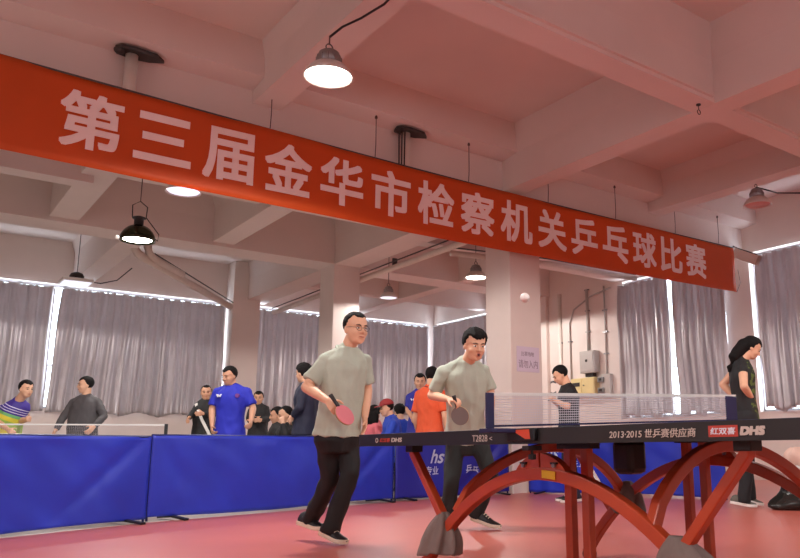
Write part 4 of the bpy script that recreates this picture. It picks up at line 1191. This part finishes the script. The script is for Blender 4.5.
# --- spectators and players beyond the barriers
m_phone_tee = cloth('black tee', (24, 23, 26))
r_, J, R, s, h, F, Lx = person('phone', 'man in black tee looking down at a phone beside the near pillar', -82, None, -85, 30, 0, m_phone_tee, cloth('dark navy trousers', (30, 30, 48)), m_skin, 'short', 'short', curl=(.5, .5))
t = thing('mobile_phone', 'dark phone in the hands of the man in black tee', 'phone', r_.matrix_basis @ Vector((-.185, -.06, 1.262)), VIEW_RZ)
bm = BM(); box(bm, -.045, .075, -.036, .036, -.005, .005); obj('phone_body', bm, m_black, t, bevel=.004)
bm = BM(); box(bm, -.04, .07, -.032, .032, .005, .0065); obj('screen', bm, mat('dark glass', (60, 70, 84), .1), t)

m_purple = bpy.data.materials.new('purple and yellow jersey')
def jersey(m):
    m.use_nodes = True; nt = m.node_tree; b = nt.nodes['Principled BSDF']; b.inputs['Roughness'].default_value = .6
    tc = nt.nodes.new('ShaderNodeTexCoord'); sp = nt.nodes.new('ShaderNodeSeparateXYZ'); nt.links.new(tc.outputs['Object'], sp.inputs[0])
    a = nt.nodes.new('ShaderNodeMath'); a.operation = 'MULTIPLY_ADD'; a.inputs[1].default_value = .45; nt.links.new(sp.outputs['X'], a.inputs[0]); nt.links.new(sp.outputs['Z'], a.inputs[2])
    rp = nt.nodes.new('ShaderNodeValToRGB'); cr_ = rp.color_ramp; cr_.interpolation = 'CONSTANT'
    mr = nt.nodes.new('ShaderNodeMapRange'); mr.inputs['From Min'].default_value = .75; mr.inputs['From Max'].default_value = 1.45
    nt.links.new(a.outputs[0], mr.inputs['Value']); nt.links.new(mr.outputs[0], rp.inputs['Fac'])
    stops = [(0, (226, 214, 72)), (.30, (168, 204, 96)), (.48, (226, 214, 72)), (.57, (120, 190, 120)), (.63, (60, 40, 140)), (.665, (210, 206, 230)), (.68, (60, 40, 140)), (.715, (210, 206, 230)), (.73, (60, 40, 140)), (.765, (210, 206, 230)), (.78, (60, 40, 140))]
    cr_.elements[0].color = L3(stops[0][1]); cr_.elements[1].position = stops[1][0]; cr_.elements[1].color = L3(stops[1][1])
    for q, c in stops[2:]:
        e = cr_.elements.new(q); e.color = L3(c)
    nt.links.new(rp.outputs['Color'], b.inputs['Base Color'])
jersey(m_purple)
person('purple', 'man in purple and yellow jersey leaning right at the far left edge', 50, 1.72, 62, 6, 0, m_purple, m_pants, m_skin, 'short', 'short', curl=(.9, .9))
m_greyz = cloth('dark grey pullover', (78, 74, 76))
person('greyzip', 'stout man in dark grey long-sleeved shirt leaning a hand on the second table', 8, None, -48, 4, 0, m_greyz, cloth('navy trousers', (30, 30, 50)), m_skin, 'short', 'long', belly=.055, curl=(.4, .6), collar=m_greyz, width=1.05)
m_royal = cloth('royal blue jersey', (36, 44, 178))
rb, J, R, s, h, F, Lx = person('blue', 'man in royal blue jersey walking behind the blue barrier, looking down', 0, None, -28, 14, 0, m_royal, m_pants, m_skin2, 'short', 'short', curl=(.6, .8), collar=m_royal, width=1.04)
def wings(parent, J, h, dx, dz, sz, m):
    bm = BM()
    c = J['nk'] + Vector((dx, -.125, dz))
    for sg in (1, -1):
        rs = [[c + Vector((sg*x*sz, y, z*sz)) for x, z in ((.05, .0), (.5, .55), (.95, .6), (.9, .1), (.6, -.1), (.65, -.45), (.3, -.5))] for y in (-.02, .02)]
        rings(bm, rs)
    obj('shirt_emblem', bm, m, parent)
wings(rb, J, h, -.115, -.125, .035, m_print)
bm = BM(); lathe(bm, [(.001, -.02), (.026, -.02), (.026, .02), (.001, .02)], n=16)
for v in bm.verts: v.co = J['nk'] + Vector((.115 + v.co.x, -.118 + v.co.z, -.125 + v.co.y))
obj('shirt_emblem', bm, mat('shirt badge', (120, 60, 140), .6), rb)
m_blk = cloth('black long-sleeved top', (26, 25, 27))
rs_, J, R, s, h, F, Lx = person('strap', 'man in black with a white bag strap, left of the royal blue jersey', -10, None, 20, 4, 0, m_blk, m_pants, m_skin2, 'crop', 'long', curl=(.7, .5))
bm = BM(); a, b = J['nk'] + Vector((-.10, -.12, -.06)), J['pel'] + Vector((.16, -.13, -.02))
tube(bm, [a + Vector((0, .08, .03)), a, (a + b)/2 + Vector((0, -.045, 0)), b, b + Vector((.02, .1, -.02))], 0, profile=(.045, .012), ref=Vector((0, 1, 0))); obj('bag_strap', bm, m_white, rs_)
person('black2', 'man in black with folded hands, right of the royal blue jersey', 0, None, 10, 4, 0, m_blk, m_pants, m_skin2, 'short', 'long', curl=(.7, .7))
m_navyc = cloth('navy jacket', (30, 34, 56))
person('navy', 'man in navy jacket turned away, just left of the man with glasses', -105, None, -120, 8, 0, m_navyc, m_pants, m_skin, 'full', 'long', curl=(.6, .6))
person('seat1', 'seated spectator in black, left one of the seated pair behind the barrier', -55, None, -70, 8, 0, m_blk, m_pants, m_skin2, 'short', 'long', seated=True)
person('seat2', 'seated spectator in black with hand at chin, right one of the seated pair', -45, None, -60, 14, 0, m_blk, m_pants, m_skin, 'crop', 'long', seated=True, curl=(.8, .5))
m_pinkt = cloth('coral pink top', (222, 110, 118))
rg, J, R, s, h, F, Lx = person('girl', 'seated spectator with long dark hair and coral pink top', 105, None, 165, 6, 0, m_pinkt, m_pants, m_skin, 'long', 'short', seated=True, width=.85)
bm = BM(); hd = J['hd']; P = lambda x, y, z: hd + R @ (Vector((x, y, z))*s)
for x in (-.045, 0, .045): tube(bm, [P(x, -.05, .06), P(x*1.3, -.10, -.02), P(x*1.5, -.10, -.13), P(x*1.4, -.08, -.22)], [.04, .05, .045, .012], 12)
remesh(bm, 'long_hair', .011, m_hair, rg, 3, .004, 16)
m_bluej = cloth('blue jacket', (34, 66, 176))
rc, J, R, s, h, F, Lx = person('cap', 'seated spectator in red cap and blue jacket', -75, None, -62, 12, 0, m_bluej, m_pants, m_skin, 'short', 'long', seated=True, collar=m_navyc)
m_cap = cloth('dark red cap cloth', (150, 46, 48))
hd = J['hd']; bm = BM()
P = lambda x, y, z: hd + R @ (Vector((x, y, z))*s)
rs = []
for i in range(9):
    q = i/8*PI/2
    rs.append([P(.093*math.cos(q)*math.cos(a), -.01 + .108*math.cos(q)*math.sin(a), .045 + .09*math.sin(q)) for a in [k*PI/14 for k in range(28)]])
rings(bm, rs); cp = obj('cap', bm, m_cap, rc, smooth=True)
bm = BM(); rs = []
for y0, y1 in ((-.006, .006),):
    pts = [(.085*math.cos(a), .07 + .105*math.sin(a)) for a in [i*PI/12 for i in range(13)]]
    A = [P(x, y, .046 - .2*max(0, y - .08)*.4) for x, y in pts]; B = [P(x, y, .056 - .2*max(0, y - .08)*.4) for x, y in pts]
    rings(bm, [A, B])
obj('cap_brim', bm, m_cap, cp)
person('dark', 'seated spectator with dark hair right behind the red cap', -140, None, -150, 5, 0, m_bluej, m_pants, m_skin, 'full', 'long', seated=True)
rbm, J, R, s, h, F, Lx = person('blueman', 'man in dark blue tee with white wing mark, behind the orange shirt', -5, None, 5, 6, 0, cloth('dark blue tee', (44, 46, 150)), m_pants, m_skin2, 'short', 'short', curl=(.6, .6), collar=m_royal)
wings(rbm, J, h, -.105, -.15, .032, m_print)
m_orsh = cloth('orange jersey', (226, 88, 46))
ro, J, R, s, h, F, Lx = person('orange', 'man in orange jersey turned away, just left of the bending player', 150, None, 170, 6, 0, m_orsh, m_pants, m_skin, 'full', 'short', curl=(.6, .6), collar=cloth('dark red collar', (120, 34, 34)), width=1.04)
